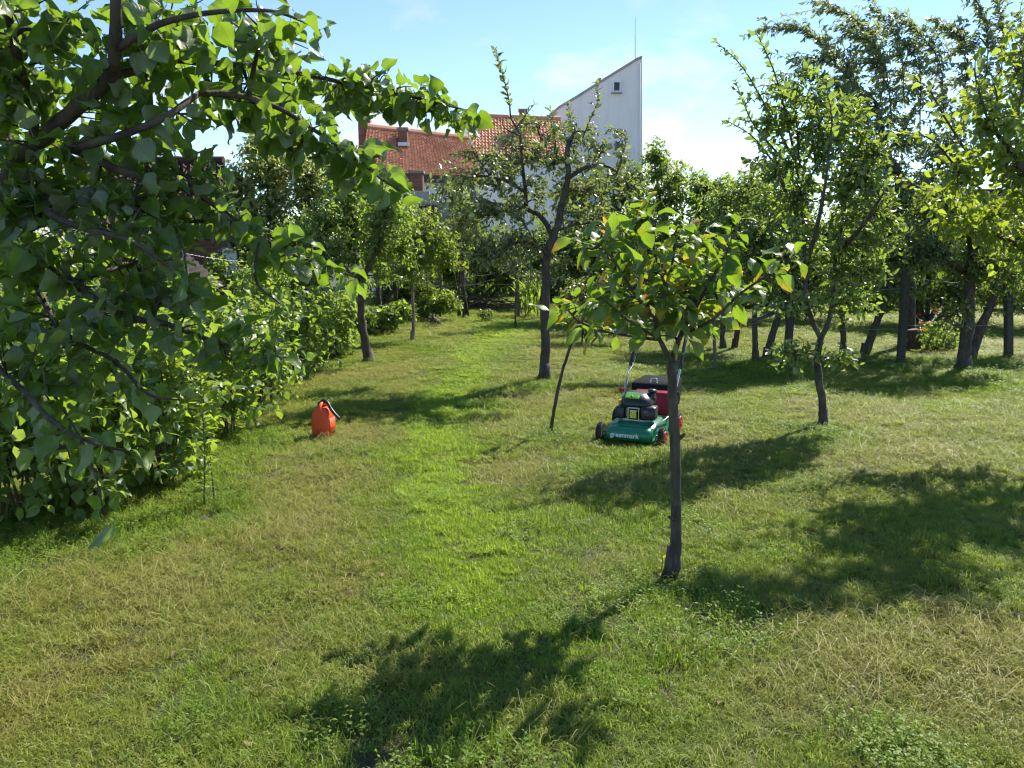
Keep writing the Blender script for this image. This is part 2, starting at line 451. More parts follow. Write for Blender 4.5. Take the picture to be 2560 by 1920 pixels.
DENS = 1.0
class Plant:
    """Trunk and limbs as tubes, twigs grown from the nearest limb into the lobes of the crown, leaves along the twigs."""
    def __init__(s, name, label, cat, base, group=None):
        s.root = empty(name, base, label, cat, group)
        s.base = Vector(base)
        s.trunk, s.twig = MB(), MB()
        s.lp, s.L = [], []          # limb points; leaves (pos, dir, normal, scale)
        s.has_twig, s.dens = False, DENS
    def limb(s, pts, r0, r1, seg=8, rough=0.06, leafy=None, main=True):
        p = smooth_path(pts, 5)
        n = len(p)
        j = rng.normal(0, 1, p.shape) * (0.07 * np.linspace(r0, r1, n))[:, None]; j[0] = 0
        p = p + j
        mb = s.trunk if main else s.twig
        if not main: s.has_twig = True
        mb.tube(p, np.linspace(r0, r1, n), seg, True, rough)
        s.lp.append(p)
        if leafy: s.leaves_on(p, **leafy)
        return p
    def leaves_on(s, p, size, sp, t0=0.0, droop=0.3, spread=0.9, upn=1.0, jit=0.7, fwd=0.5):
        d = np.linalg.norm(np.diff(p, axis=0), axis=1); L = np.r_[0, np.cumsum(d)]
        if L[-1] < 1e-4: return
        a = np.arange(L[-1] * t0, L[-1], sp); a = np.r_[a, L[-1] * 0.995]
        a = np.clip(a + rng.normal(0, sp * 0.25, len(a)), 0, L[-1])
        q = np.c_[[np.interp(a, L, p[:, k]) for k in range(3)]].T
        tg = np.c_[[np.interp(np.minimum(a + 0.02, L[-1]), L, p[:, k]) - np.interp(np.maximum(a - 0.02, 0), L, p[:, k]) for k in range(3)]].T
        tg /= np.linalg.norm(tg, axis=1)[:, None] + 1e-9
        rv = np.cross(tg, (0.3, 0.2, 0.93)); rv /= np.linalg.norm(rv, axis=1)[:, None] + 1e-9
        wv = np.cross(rv, tg)
        an = np.arange(len(a)) * 2.4 + rng.uniform(0, 6.28) + rng.normal(0, 0.4, len(a))
        perp = np.cos(an)[:, None] * rv + np.sin(an)[:, None] * wv
        D = tg * fwd + perp * spread + np.array((0, 0, -droop)) + rng.normal(0, 0.2, perp.shape)
        N = np.array((0, 0, upn)) + rng.normal(0, jit, perp.shape) + 0.35 * np.array(SUNV)
        s.L.append((q, D, N, size * rng.uniform(0.5, 1.2, len(a))))
    def lobe(s, c, rad, n, leaf, tr=0.004, sag=0.12, maxl=9.0, shell=0.35, seg=3, swing=None):
        c = np.array(c); rad = np.array(rad); n = int(n * s.dens)
        pts = np.concatenate(s.lp)
        # a branch leads into the lobe first
        k = np.argmin(np.linalg.norm(pts - c, axis=1) + 0.6 * np.maximum(0, pts[:, 2] - c[2]))
        if np.linalg.norm(pts[k] - c) > 0.25 * rad.max():
            mid = (pts[k] + c) / 2 + rng.normal(0, 0.06, 3) * rad.max() + np.array((0, 0, 0.05 * rad.max()))
            s.limb([pts[k], mid, c], tr * 2.6, tr * 1.2, 5, 0.05, main=False)
            pts = np.concatenate(s.lp)
        u = rng.normal(0, 1, (n, 3)); u /= np.linalg.norm(u, axis=1)[:, None]
        t = c + u * rad * (shell + (1 - shell) * rng.uniform(0, 1, n) ** 0.6)[:, None]
        t = t[t[:, 2] > 0.04]
        for q in t:
            dist = np.linalg.norm(pts - q, axis=1) * rng.uniform(0.85, 1.3, len(pts)) + 0.5 * np.maximum(0, pts[:, 2] - q[2])
            a = pts[np.argmin(dist)]
            v = q - a; L = np.linalg.norm(v)
            if L < 0.02: continue
            end = q + (np.array(swing) * L if swing is not None else 0)
            cp = (a + q) / 2 + np.array((0, 0, sag * L)) + rng.normal(0, 0.08, 3) * L
            tt = np.linspace(0, 1, 6)[:, None]
            p = (1 - tt) ** 2 * a + 2 * tt * (1 - tt) * cp + tt ** 2 * end
            s.has_twig = True
            s.twig.tube(p, np.linspace(tr, tr * 0.35, 6), seg, False)
            s.leaves_on(p, **dict(leaf, t0=max(leaf.get('t0', 0.2), 1 - 0.9 / max(L, 1e-3))))
    def finish(s, tname, mat, bark, n_ind=0, twig_mat=None, crown='crown'):
        if s.trunk.n: s.trunk.build('trunk', bark, s.root, True)
        if s.has_twig: tag(s.twig.build('branches', twig_mat or bark, s.root, True), kind='stuff')
        if s.L:
            pos, D, N, sc = (np.concatenate([x[i] for x in s.L]) for i in range(4))
            if n_ind:
                x, y, z = proj(pos)
                inf = (x > 0) & (x < 2560) & (y > 0) & (y < 1920) & (z > 0.3)
                score = np.where(inf, sc / np.maximum(z, 0.3), 0)
                od = np.argsort(-score)[:n_ind]
                od = od[score[od] > 0]
                leaf_objects(tname, pos[od], D[od], N[od], sc[od], mat, s.root)
                k = np.ones(len(pos), bool); k[od] = False
                pos, D, N, sc = pos[k], D[k], N[k], sc[k]
            if len(pos): scatter(crown, T[tname], pos, D, N, sc, mat, s.root, 'stuff')
        return s.root
def lobe_px(px, py, Y, rx, ry, rd=None):
    k = Y / FPX
    return P(px, py, Y), (rx * k, (rd if rd is not None else rx * 0.8) * k, ry * k)
# ------------------------------------------------------------------ ground
def lawn_material():
    m, n, l, out = new_mat('lawn soil and thatch')
    tcn = obj_coord(n)
    a = noise(n, l, 1.3, 6, tcn); b = noise(n, l, 38, 6, tcn, 0.7)
    c = mixc(n, l, ramp(n, l, a, 0.38, 0.62), (0.085, 0.080, 0.032), (0.055, 0.075, 0.022))
    c = mixc(n, l, ramp(n, l, b, 0.42, 0.66), c, (0.03, 0.027, 0.015))
    pb = n.new('ShaderNodeBsdfPrincipled'); l.new(c, pb.inputs['Base Color']); pb.inputs['Roughness'].default_value = 0.95
    l.new(bump(n, l, b, 0.8, 0.02), pb.inputs['Normal']); l.new(pb.outputs[0], out.inputs[0])
    return m
gx = np.r_[-600, -250, -120, -60, -30, -20, np.arange(-14, 14.01, 0.3), 20, 30, 60, 120, 250, 600]
gy = np.r_[-60, -20, -8, -3, np.arange(0, 27.01, 0.3), 32, 40, 55, 80, 140, 260, 500, 1200]
XX, YY = np.meshgrid(gx, gy)
fade = np.clip(1 - (np.maximum(np.abs(XX) - 12, 0) + np.maximum(YY - 24, 0)) / 6, 0, 1)
ZZ = hz(XX, YY) * fade
nx = len(gx)
me = bpy.data.meshes.new('lawn')
me.from_pydata([tuple(v) for v in np.c_[XX.ravel(), YY.ravel(), ZZ.ravel()]], [],
               [(j * nx + i, j * nx + i + 1, (j + 1) * nx + i + 1, (j + 1) * nx + i) for j in range(len(gy) - 1) for i in range(nx - 1)])
me.materials.append(lawn_material())
me.polygons.foreach_set('use_smooth', [True] * len(me.polygons))
tag(link('lawn', me), kind='structure')

# ------------------------------------------------------------------ houses
def tile_material(name, a, b, c):
    m, n, l, out = new_mat(name)
    geo = n.new('ShaderNodeNewGeometry')
    k = mixc(n, l, geo.outputs['Random Per Island'], a, b)
    k = mixc(n, l, ramp(n, l, noise(n, l, 1.1, 6, obj_coord(n)), 0.45, 0.7, 0, 0.55), k, c)
    pb = n.new('ShaderNodeBsdfPrincipled'); l.new(k, pb.inputs['Base Color']); pb.inputs['Roughness'].default_value = 0.92; pb.inputs['Specular IOR Level'].default_value = 0.2
    l.new(pb.outputs[0], out.inputs[0])
    return m
def plaster(name, col, stain):
    m, n, l, out = new_mat(name)
    tcn = obj_coord(n)
    mpn = n.new('ShaderNodeMapping'); mpn.inputs['Scale'].default_value = (1.6, 1.6, 0.35); l.new(tcn, mpn.inputs[0])
    s1 = noise(n, l, 1.4, 7, mpn.outputs[0], 0.65); s2 = noise(n, l, 22, 5, tcn)
    c = mixc(n, l, ramp(n, l, s1, 0.48, 0.75, 0, 0.5), col, stain)
    c = mixc(n, l, ramp(n, l, s2, 0.4, 0.7, 0, 0.05), c, stain)
    pb = n.new('ShaderNodeBsdfPrincipled'); l.new(c, pb.inputs['Base Color']); pb.inputs['Roughness'].default_value = 0.9
    l.new(bump(n, l, s2, 0.15, 0.004), pb.inputs['Normal']); l.new(pb.outputs[0], out.inputs[0])
    return m
def brick_material(name, a, b, mortar, scale=1.0):
    m, n, l, out = new_mat(name)
    geo = n.new('ShaderNodeNewGeometry')
    k = mixc(n, l, geo.outputs['Random Per Island'], a, b)
    k = mixc(n, l, ramp(n, l, noise(n, l, 6, 5, obj_coord(n)), 0.5, 0.75, 0, 0.4), k, mortar)
    pb = n.new('ShaderNodeBsdfPrincipled'); l.new(k, pb.inputs['Base Color']); pb.inputs['Roughness'].default_value = 0.9
    l.new(pb.outputs[0], out.inputs[0])
    return m
M['tile_red'] = tile_material('red clay tiles', (0.50, 0.24, 0.15), (0.68, 0.40, 0.27), (0.38, 0.20, 0.14))
M['tile_old'] = tile_material('old brown tiles', (0.042, 0.024, 0.017), (0.075, 0.040, 0.028), (0.055, 0.045, 0.034))
M['white_wall'] = plaster('white plaster', (0.84, 0.81, 0.79), (0.55, 0.53, 0.51))
M['grey_wall'] = plaster('grey concrete', (0.38, 0.37, 0.35), (0.20, 0.19, 0.18))
M['mortar'] = plaster('mortar', (0.24, 0.21, 0.18), (0.14, 0.12, 0.10))
M['brick'] = brick_material('brick', (0.26, 0.09, 0.055), (0.38, 0.15, 0.10), (0.16, 0.10, 0.08))
M['brick_old'] = brick_material('old brick', (0.16, 0.065, 0.042), (0.26, 0.12, 0.08), (0.12, 0.09, 0.075))
M['wood_dark'] = plain_mat('dark painted timber', (0.075, 0.045, 0.032), 0.7)
M['sheet'] = plain_mat('weathered corrugated sheet', (0.060, 0.054, 0.050), 0.9, 0.0, 0.12, 0.3, 3.0, dirt=(0.04, 0.033, 0.027))
M['white_metal'] = plain_mat('white flashing', (0.74, 0.75, 0.78), 0.45)
M['metal'] = plain_mat('galvanised metal', (0.42, 0.43, 0.44), 0.4, 0.8)
M['concrete'] = plain_mat('concrete post', (0.085, 0.080, 0.072), 0.95, 0, 0.15, 0.25, 18, 0.004, dirt=(0.045, 0.048, 0.036))
M['post_wood'] = plain_mat('grey weathered stake', (0.15, 0.125, 0.10), 0.85, 0, 0.3, 0.3, 25, 0.003)
def glass_mat():
    m, n, l, out = new_mat('window glass')
    pb = n.new('ShaderNodeBsdfPrincipled'); pb.inputs['Base Color'].default_value = (0.025, 0.025, 0.03, 1)
    pb.inputs['Roughness'].default_value = 0.08
    l.new(bump(n, l, noise(n, l, 3, 2, obj_coord(n)), 0.1, 0.01), pb.inputs['Normal'])
    l.new(pb.outputs[0], out.inputs[0]); return m
M['glass'] = glass_mat()

def tiles(name, A, B, C, D, rows, cols, mat, parent, amp=0.05, th=0.05):
    """Roof tiles, each a rolled tile of its own lapping over the row below; A B = eave left/right, C D = ridge right/left."""
    A, B, C, D = (np.array(x) for x in (A, B, C, D))
    nrm = np.cross(B - A, D - A); nrm /= np.linalg.norm(nrm)
    if nrm[2] < 0: nrm = -nrm
    u = np.array((0, 0.2, 0.5, 0.8, 1.0)); hw = amp * np.array((1, 0.4, 0.0, 0.4, 1))
    i, j = np.meshgrid(np.arange(rows), np.arange(cols), indexing='ij')
    i, j = i.ravel(), j.ravel()
    def pt(s, t): return (A * (1 - s)[:, None] + B * s[:, None]) * (1 - t)[:, None] + (D * (1 - s)[:, None] + C * s[:, None]) * t[:, None]
    V = []
    jit = rng.normal(0, 0.006, len(i))
    for tt, lift in ((0.0, 0.0), (0.0, th), (1.12, th * 0.25)):
        for k in range(5):
            V.append(pt((j + 0.02 + u[k] * 0.96) / cols, np.minimum((i + tt) / rows, 1.0)) + nrm * (hw[k] * (1 if lift else 0.3) + lift + jit)[:, None])
    V = np.stack(V, 1)
    f = []
    for r_ in range(2):
        for k in range(4):
            a = r_ * 5 + k
            f += [(a, a + 1, a + 6), (a, a + 6, a + 5)]
    F = (np.array(f)[None] + (np.arange(len(i)) * 15)[:, None, None]).reshape(-1, 3)
    o = link(name, tri_mesh(name, V.reshape(-1, 3) - np.array(woff(parent)), F, None, mat, False), parent)
    o['kind'] = 'stuff'
    return o
def quadbox(mb, A, B, C, D, t):
    """A slab under the quad A B C D, t thick downwards."""
    v = [A, B, C, D] + [Vector(x) - Vector((0, 0, t)) for x in (A, B, C, D)]
    mb.add([tuple(x) for x in v], [(0, 1, 2, 3), (7, 6, 5, 4), (0, 4, 5, 1), (1, 5, 6, 2), (2, 6, 7, 3), (3, 7, 4, 0)])
def gable_house(root, A, B, C, D, rows, cols, tilemat, wallmat, inset=0.25):
    Ab, Bb = Vector((2 * D.x - A.x, 2 * D.y - A.y, A.z)), Vector((2 * C.x - B.x, 2 * C.y - B.y, B.z))
    mb = MB()
    up = Vector((0, 0, 0.02))
    ex = (B - A).normalized() * inset; ey = Vector((D.x - A.x, D.y - A.y, 0)).normalized() * inset
    dz = Vector((0, 0, 0.22))
    p = [A + ex + ey - dz + up, B - ex + ey - dz + up, Bb - ex - ey - dz, Ab + ex - ey - dz, D + ex - dz, C - ex - dz]
    f = [Vector((q.x, q.y, -0.05)) for q in p[:4]]
    mb.add([tuple(q) for q in p + f], [(0, 6, 7, 1), (1, 7, 8, 2), (2, 8, 9, 3), (3, 9, 6, 0), (0, 4, 3), (1, 2, 5), (0, 1, 5, 4), (3, 4, 5, 2)])
    mb.build('wall', wallmat, root)
    rb = MB(); quadbox(rb, A, B, C, D, 0.12); quadbox(rb, D, C, Bb, Ab, 0.12)
    rf = rb.build('roof', M['wood_dark'], root)
    lift = Vector((0, 0, 0.012))
    tiles('tiles', A + lift, B + lift, C + lift, D + lift, rows, cols, tilemat, rf)
    tiles('tiles', Bb + lift, Ab + lift, D + lift, C + lift, max(4, rows // 2), max(4, cols // 2), tilemat, rf)
    rg = MB(); rg.tube([D + Vector((0, 0, 0.07)), C + Vector((0, 0, 0.07))], 0.11, 8); rg.build('ridge_cap', tilemat, rf)
    fb = MB(); e = (B - A); q = A + e * 0.5
    ang = math.atan2(e.y, e.x)
    fb.box((q.x, q.y, q.z - 0.10), (e.length + 0.05, 0.05, 0.22), Matrix.Rotation(ang, 3, 'Z'))
    fb.build('fascia_board', M['wood_dark'], rf)
    return rf
def brick_stack(name, c, w, d, z0, z1, parent, mat, bh=0.075, bl=0.24, rz=0.0, faces=None):
    """A chimney of brick courses, the joints set back."""
    core = MB(); rot = Matrix.Rotation(rz, 3, 'Z')
    core.box((c.x, c.y, (z0 + z1) / 2), (w - 0.03, d - 0.03, z1 - z0), rot)
    co = core.build(name, M['mortar'], parent)
    mb = MB(); n = int((z1 - z0) / bh)
    for i in range(n):
        z = z0 + (i + 0.5) * bh
        for (ln, th, ax) in ((w, d, 0), (d, w, 1)):
            k = max(1, round(ln / bl)); bw = ln / k
            for s in (-1, 1):
                for j in range(k + (i % 2)):
                    a0 = -ln / 2 + (j - 0.5 * (i % 2)) * bw; a1 = a0 + bw
                    a0, a1 = max(a0, -ln / 2), min(a1, ln / 2)
                    if a1 - a0 < 0.05: continue
                    m_ = (a0 + a1) / 2; off = s * (th / 2 - 0.02 + rng.uniform(0, 0.004))
                    v = Vector((m_, off, 0)) if ax == 0 else Vector((off, m_, 0))
                    v = rot @ v
                    sz = (a1 - a0 - 0.012, 0.05, bh - 0.012) if ax == 0 else (0.05, a1 - a0 - 0.012, bh - 0.012)
                    mb.box((c.x + v.x, c.y + v.y, z), sz, rot)
    b = mb.build('bricks', mat, co); b['kind'] = 'stuff'
    cp = MB(); cp.box((c.x, c.y, z1 + 0.04), (w + 0.10, d + 0.10, 0.08), rot); cp.build('cap', M['mortar'], co)
    return co

# the red-roofed house in the middle
A, B, C, D = P(902, 428, 27.0), P(1205, 449, 30.4), P(1168, 327, 32.4), P(916, 321, 29.2)
B.z = A.z; C.z = D.z
r = empty('tiled_house', (A.x, A.y, 0), 'long low white house with orange red tiled roof behind the apple tree', 'house')
rf = gable_house(r, A, B, C, D, 28, 38, M['tile_red'], M['white_wall'])
ch = P(911, 330, 29.4)
brick_stack('chimney', Vector((ch.x, ch.y, 0)), 0.36, 0.36, 4.9, P(911, 304, 29.4).z, r, M['brick'])
cw = MB(); q = P(911, 301, 29.4); cw.tube([q, q + Vector((0, 0, 0.10))], [0.06, 0.06], 10); cw.tube([q + Vector((0, 0, 0.14)), q + Vector((0, 0, 0.17)), q + Vector((0, 0, 0.26))], [0.15, 0.14, 0.03], 12)
cw.build('chimney_cowl', M['metal'], r, True)
q = P(1008, 345, 29.6)
brick_stack('chimney', Vector((q.x, q.y, 0)), 0.30, 0.34, 4.6, P(1008, 326, 29.6).z, r, M['brick_old'])
fl = MB(); fl.box(tuple(P(1010, 360, 29.2)), (0.42, 0.05, 0.12)); fl.build('flashing', M['metal'], r)
q = P(1042, 452, 26.5)
brick_stack('chimney', Vector((q.x, q.y, 0)), 0.40, 0.40, 2.2, P(1042, 434, 26.5).z, r, M['brick_old'])
# the taller house joined to it on the right
A, B, C, D = P(1163, 388, 32.5), P(1420, 392, 33.4), P(1400, 299, 36.4), P(1163, 293, 35.4)
B.z = A.z; C.z = D.z
r = empty('tiled_house', (A.x, A.y, 0), 'taller white house with coarse red tiles joined to the slanted white tower', 'house')
gable_house(r, A, B, C, D, 13, 30, M['tile_red'], M['white_wall'], 0.15)
mb = MB(); a, b = P(1153, 326, 34.2), P(1169, 380, 32.2)
mb.add([tuple(x) for x in (a, a + Vector((0.22, 0, 0.1)), b + Vector((0.22, 0, 0.1)), b, a - Vector((0, 0, 0.9)), a + Vector((0.22, 0, -0.9)), b + Vector((0.22, 0, -0.9)), b - Vector((0, 0, 0.9)))],
       [(0, 1, 2, 3), (4, 7, 6, 5), (0, 4, 5, 1), (1, 5, 6, 2), (2, 6, 7, 3), (3, 7, 4, 0)])
mb.build('gable_flashing', M['white_metal'], r)
q = P(1307, 320, 34.8)
brick_stack('chimney', Vector((q.x, q.y, 0)), 0.28, 0.40, 5.4, P(1307, 279, 34.8).z, r, M['brick'])

# the white tower with the single slanted roof edge
YT = 38.0
prof = [(1350, 700), (1350, 318), (1372, 294), (1396, 272), (1440, 246), (1500, 208), (1550, 177), (1592, 151), (1605, 146), (1606, 700)]
r = empty('slanted_tower', (P(1480, 700, YT).x, YT, 0), 'tall plain white house wall with roof edge rising steeply to the right', 'tower')
front = [P(x, y, YT) for x, y in prof]
for i in (0, -1): front[i].z = -0.05
mb = MB(); k = len(front)
vv = [tuple(p) for p in front] + [(p.x, p.y + 7, p.z) for p in front]
mb.add(vv, [tuple(range(k)), tuple(range(2 * k - 1, k - 1, -1))] + [(i, i + k, (i + 1) % k + k, (i + 1) % k) for i in range(k)])
mb.build('wall', M['white_wall'], r)
mb = MB()
edge = front[1:9]
for i in range(len(edge) - 1):
    a, b = edge[i], edge[i + 1]
    v = [a + Vector((0, -0.06, 0.01)), b + Vector((0, -0.06, 0.01)), b + Vector((0, 7.05, 0.01)), a + Vector((0, 7.05, 0.01))]
    mb.add([tuple(x) for x in v] + [(x.x, x.y, x.z + 0.10) for x in v], [(3, 2, 1, 0), (4, 5, 6, 7), (0, 1, 5, 4), (1, 2, 6, 5), (2, 3, 7, 6), (3, 0, 4, 7)])
mb.build('roof', M['grey_wall'], r)
def window(px0, py0, px1, py1, Y, parent, fw=0.06):
    a, b = P(px0, py1, Y), P(px1, py0, Y)
    w, h = b.x - a.x, b.z - a.z; cx, cz = (a.x + b.x) / 2, (a.z + b.z) / 2
    wf = MB()
    for dx, dz, sx, sz in ((-w / 2 + fw / 2, 0, fw, h), (w / 2 - fw / 2, 0, fw, h), (0, h / 2 - fw / 2, w - 2 * fw, fw), (0, -h / 2 + fw / 2, w - 2 * fw, fw)):
        wf.box((cx + dx, Y - 0.05, cz + dz), (sx, 0.10, sz))
    fo = wf.build('window', M['white_metal'], parent)
    pn = MB(); pn.box((cx, Y - 0.015, cz), (w - 2 * fw, 0.02, h - 2 * fw)); pn.build('pane', M['glass'], fo)
    sb = MB(); sb.box((cx, Y - 0.09, cz - h / 2 - 0.03), (w + 0.12, 0.18, 0.05)); sb.build('sill', M['grey_wall'], fo)
window(1531, 203, 1552, 231, YT, r); window(1534, 352, 1553, 381, YT, r)
mb = MB(); mb.tube([P(1600, 158, YT - 0.06), P(1600, 690, YT - 0.06)], 0.035, 8); mb.build('downpipe', M['white_wall'], r, True)
mb = MB(); a = P(1588, 160, YT + 1.0); b = P(1588, 42, YT + 1.0); mb.tube([a, b], [0.022, 0.010], 6); mb.build('antenna_pole', M['metal'], r)

# old shed on the left: brown tiles, brick wall, corrugated lean-to
A, B, C, D = P(150, 570, 15.0), P(590, 570, 15.0), P(560, 412, 18.0), P(190, 412, 18.0)
r = empty('brick_shed', (A.x, A.y, 0), 'old brick outbuilding with weathered brown tiled roof behind the berry bushes', 'outbuilding')
rf = gable_house(r, A, B, C, D, 9, 22, M['tile_old'], M['mortar'], 0.12)
mb = MB(); wy = A.y + 0.12
x0, x1 = A.x + 0.15, B.x - 0.15
for i in range(22):
    z = 0.1 + i * 0.077
    k = int((x1 - x0) / 0.25)
    for j in range(k):
        xx = x0 + (j + 0.5 * (i % 2)) * 0.25
        mb.box((xx + 0.125, wy - 0.005 + rng.uniform(-0.003, 0.003), z), (0.236, 0.05, 0.065))
b = mb.build('bricks', M['brick_old'], r); b['kind'] = 'stuff'
mb = MB(); a = P(553, 700, 14.9); b = P(583, 622, 14.9); mb.box(((a.x + b.x) / 2, wy - 0.05, (a.z + b.z) / 2), (b.x - a.x, 0.05, b.z - a.z)); mb.build('door_panel', M['white_metal'], r)
r = empty('sheet_canopy', (P(430, 660, 13.4).x, 13.4, 0), 'dark corrugated sheet lean-to roof sloping down beside the brick outbuilding', 'canopy')
A, B, C, D = P(300, 568, 14.7), P(405, 578, 14.7), P(565, 716, 12.6), P(400, 775, 12.4)
mb = MB(); ns = 60
Vg, Fg = [], []
nrm = (B - A).cross(D - A).normalized(); nrm = nrm if nrm.z > 0 else -nrm
for i in range(ns + 1):
    s_ = i / ns
    for t_ in (0.0, 0.5, 1.0):
        p = (A.lerp(D, s_)).lerp(B.lerp(C, s_), t_) + nrm * (0.022 * math.cos(i * math.pi / 2))
        Vg.append(tuple(p))
for i in range(ns):
    for j in range(2):
        Fg.append((i * 3 + j, i * 3 + j + 1, i * 3 + j + 4, i * 3 + j + 3))
mb.add(Vg, Fg)
o = mb.build('roof_sheet', M['sheet'], r, True)
sm = o.modifiers.new('thickness', 'SOLIDIFY'); sm.thickness = 0.006
for q in (C, D, A, B):
    pm = MB(); pm.tube([(q.x, q.y, -0.02), (q.x, q.y, q.z - 0.02)], 0.04, 8); pm.build('post', M['post_wood'], r)
# brown roof far behind the trees on the right
A, B, C, D = P(2150, 560, 24.0), P(2600, 560, 24.0), P(2590, 486, 26.5), P(2170, 486, 26.5)
r = empty('brown_house', (A.x, A.y, 0), 'brown tiled house barely showing behind the trees at right', 'house')
gable_house(r, A, B, C, D, 10, 24, M['tile_old'], M['grey_wall'])
# grey slab wall with broken tiles below the white wall
r = empty('slab_wall', (P(1110, 560, 24).x, 24, 0), 'broken grey concrete slab wall in front of the red roofed house', 'wall')
for (x0, y0, x1, y1, t_) in ((1010, 478, 1075, 640, 0), (1072, 496, 1108, 640, -0.04), (1102, 504, 1142, 640, 0.04)):
    a, b = P(x0, y1, 24), P(x1, y0, 24)
    mb = MB(); mb.box(((a.x + b.x) / 2, 24 + t_, b.z / 2), (b.x - a.x - 0.03, 0.14, b.z)); mb.build('slab', M['grey_wall'], r, bevel=0.01)
tl = P(1050, 540, 23.4); tr_ = P(1095, 540, 23.4)
tiles('tiles', P(1046, 545, 23.0), P(1096, 545, 23.0), P(1094, 515, 23.9), P(1048, 515, 23.9), 4, 5, M['tile_old'], r)
# ------------------------------------------------------------------ lawn mower (local: x to the viewer's right, -y = front, z up)
M['deck'] = plain_mat('green enamel', (0.010, 0.17, 0.082), 0.30, 0, 0.5, 0.15, 6, dirt=(0.06, 0.10, 0.045))
M['rubber'] = plain_mat('black rubber', (0.018, 0.018, 0.018), 0.75, 0, 0.4, 0.3, 30, 0.002, dirt=(0.07, 0.065, 0.04))
M['black_plastic'] = plain_mat('black plastic', (0.016, 0.017, 0.019), 0.40, 0, 0.5, 0.2, 18, dirt=(0.05, 0.05, 0.045))
M['red_plastic'] = plain_mat('red plastic', (0.34, 0.014, 0.022), 0.45, 0, 0.4, 0.15, 9, dirt=(0.24, 0.03, 0.03))
M['rim_red'] = plain_mat('red wheel rim', (0.55, 0.05, 0.035), 0.45)
M['chrome'] = plain_mat('bright steel', (0.72, 0.74, 0.70), 0.18, 1.0, 0.5, 0.06, 20)
M['alu'] = plain_mat('cast aluminium', (0.42, 0.43, 0.42), 0.45, 0.8, 0.5, 0.2, 20, 0.002)
M['lime'] = plain_mat('lime green plastic', (0.16, 0.42, 0.07), 0.35)
M['bag'] = plain_mat('dark grey mesh fabric', (0.020, 0.021, 0.023), 0.95, 0, 0.08, 0.25, 60, 0.004)
M['white_paint'] = plain_mat('white print', (0.80, 0.82, 0.82), 0.5, var=0.04)
M['yellow'] = plain_mat('ochre label', (0.55, 0.36, 0.05), 0.5)
g0 = G(1571, 1106)
MOW = empty('lawn_mower', g0, 'green petrol lawn mower with red flap and black bag behind the slim trunk', 'lawn mower', rz=math.radians(-24))
MOW.scale = (0.94, 0.94, 0.94)
def rr(w, l, z, cx=0.0, cy=0.0, rad=0.05, seg=5, skew=0.0):
    """Rounded rectangle ring, counter-clockwise."""
    pts = []
    for sx, sy, a0 in ((1, 1, 0), (-1, 1, 90), (-1, -1, 180), (1, -1, 270)):
        for i in range(seg):
            a = math.radians(a0 + 90 * i / (seg - 1))
            pts.append((cx + sx * (w / 2 - rad) + rad * math.cos(a), cy + sy * (l / 2 - rad) + rad * math.sin(a), z))
    return pts
mb = MB()
mb.loft([rr(0.50, 0.66, 0.035, 0, 0.33, 0.09), rr(0.51, 0.67, 0.05, 0, 0.33, 0.09), rr(0.475, 0.64, 0.055, 0, 0.33, 0.09), rr(0.465, 0.63, 0.11, 0, 0.335, 0.10),
         rr(0.43, 0.58, 0.150, 0, 0.34, 0.11), rr(0.34, 0.47, 0.172, 0, 0.33, 0.13), rr(0.30, 0.36, 0.178, 0, 0.32, 0.13)])
deck = mb.build('deck', M['deck'], MOW, True, True)
mb = MB(); mb.loft([rr(0.40, 0.10, 0.045, 0, 0.03, 0.03), rr(0.41, 0.11, 0.09, 0, 0.025, 0.03), rr(0.40, 0.12, 0.135, 0, 0.04, 0.04), rr(0.34, 0.08, 0.155, 0, 0.07, 0.03)])
mb.build('front_bumper', M['deck'], MOW, True, True)
def lettering(name, body, size, mat, parent, loc, off=0.0):
    cu = bpy.data.curves.new(name, 'FONT'); cu.body, cu.size, cu.extrude, cu.align_x, cu.offset = body, size, 0.0006, 'CENTER', off
    t = bpy.data.objects.new(name, cu); COL.objects.link(t)
    bpy.context.view_layer.update()
    m = bpy.data.meshes.new_from_object(t.evaluated_get(bpy.context.evaluated_depsgraph_get()))
    bpy.data.objects.remove(t)
    m.materials.clear(); m.materials.append(mat)
    o = link(name, m, parent); o.location = loc; o.rotation_euler = (math.pi / 2, 0, 0)
lettering('logo_lettering', 'greenmark', 0.058, M['white_paint'], MOW, (-0.03, -0.0315, 0.073), 0.0008)
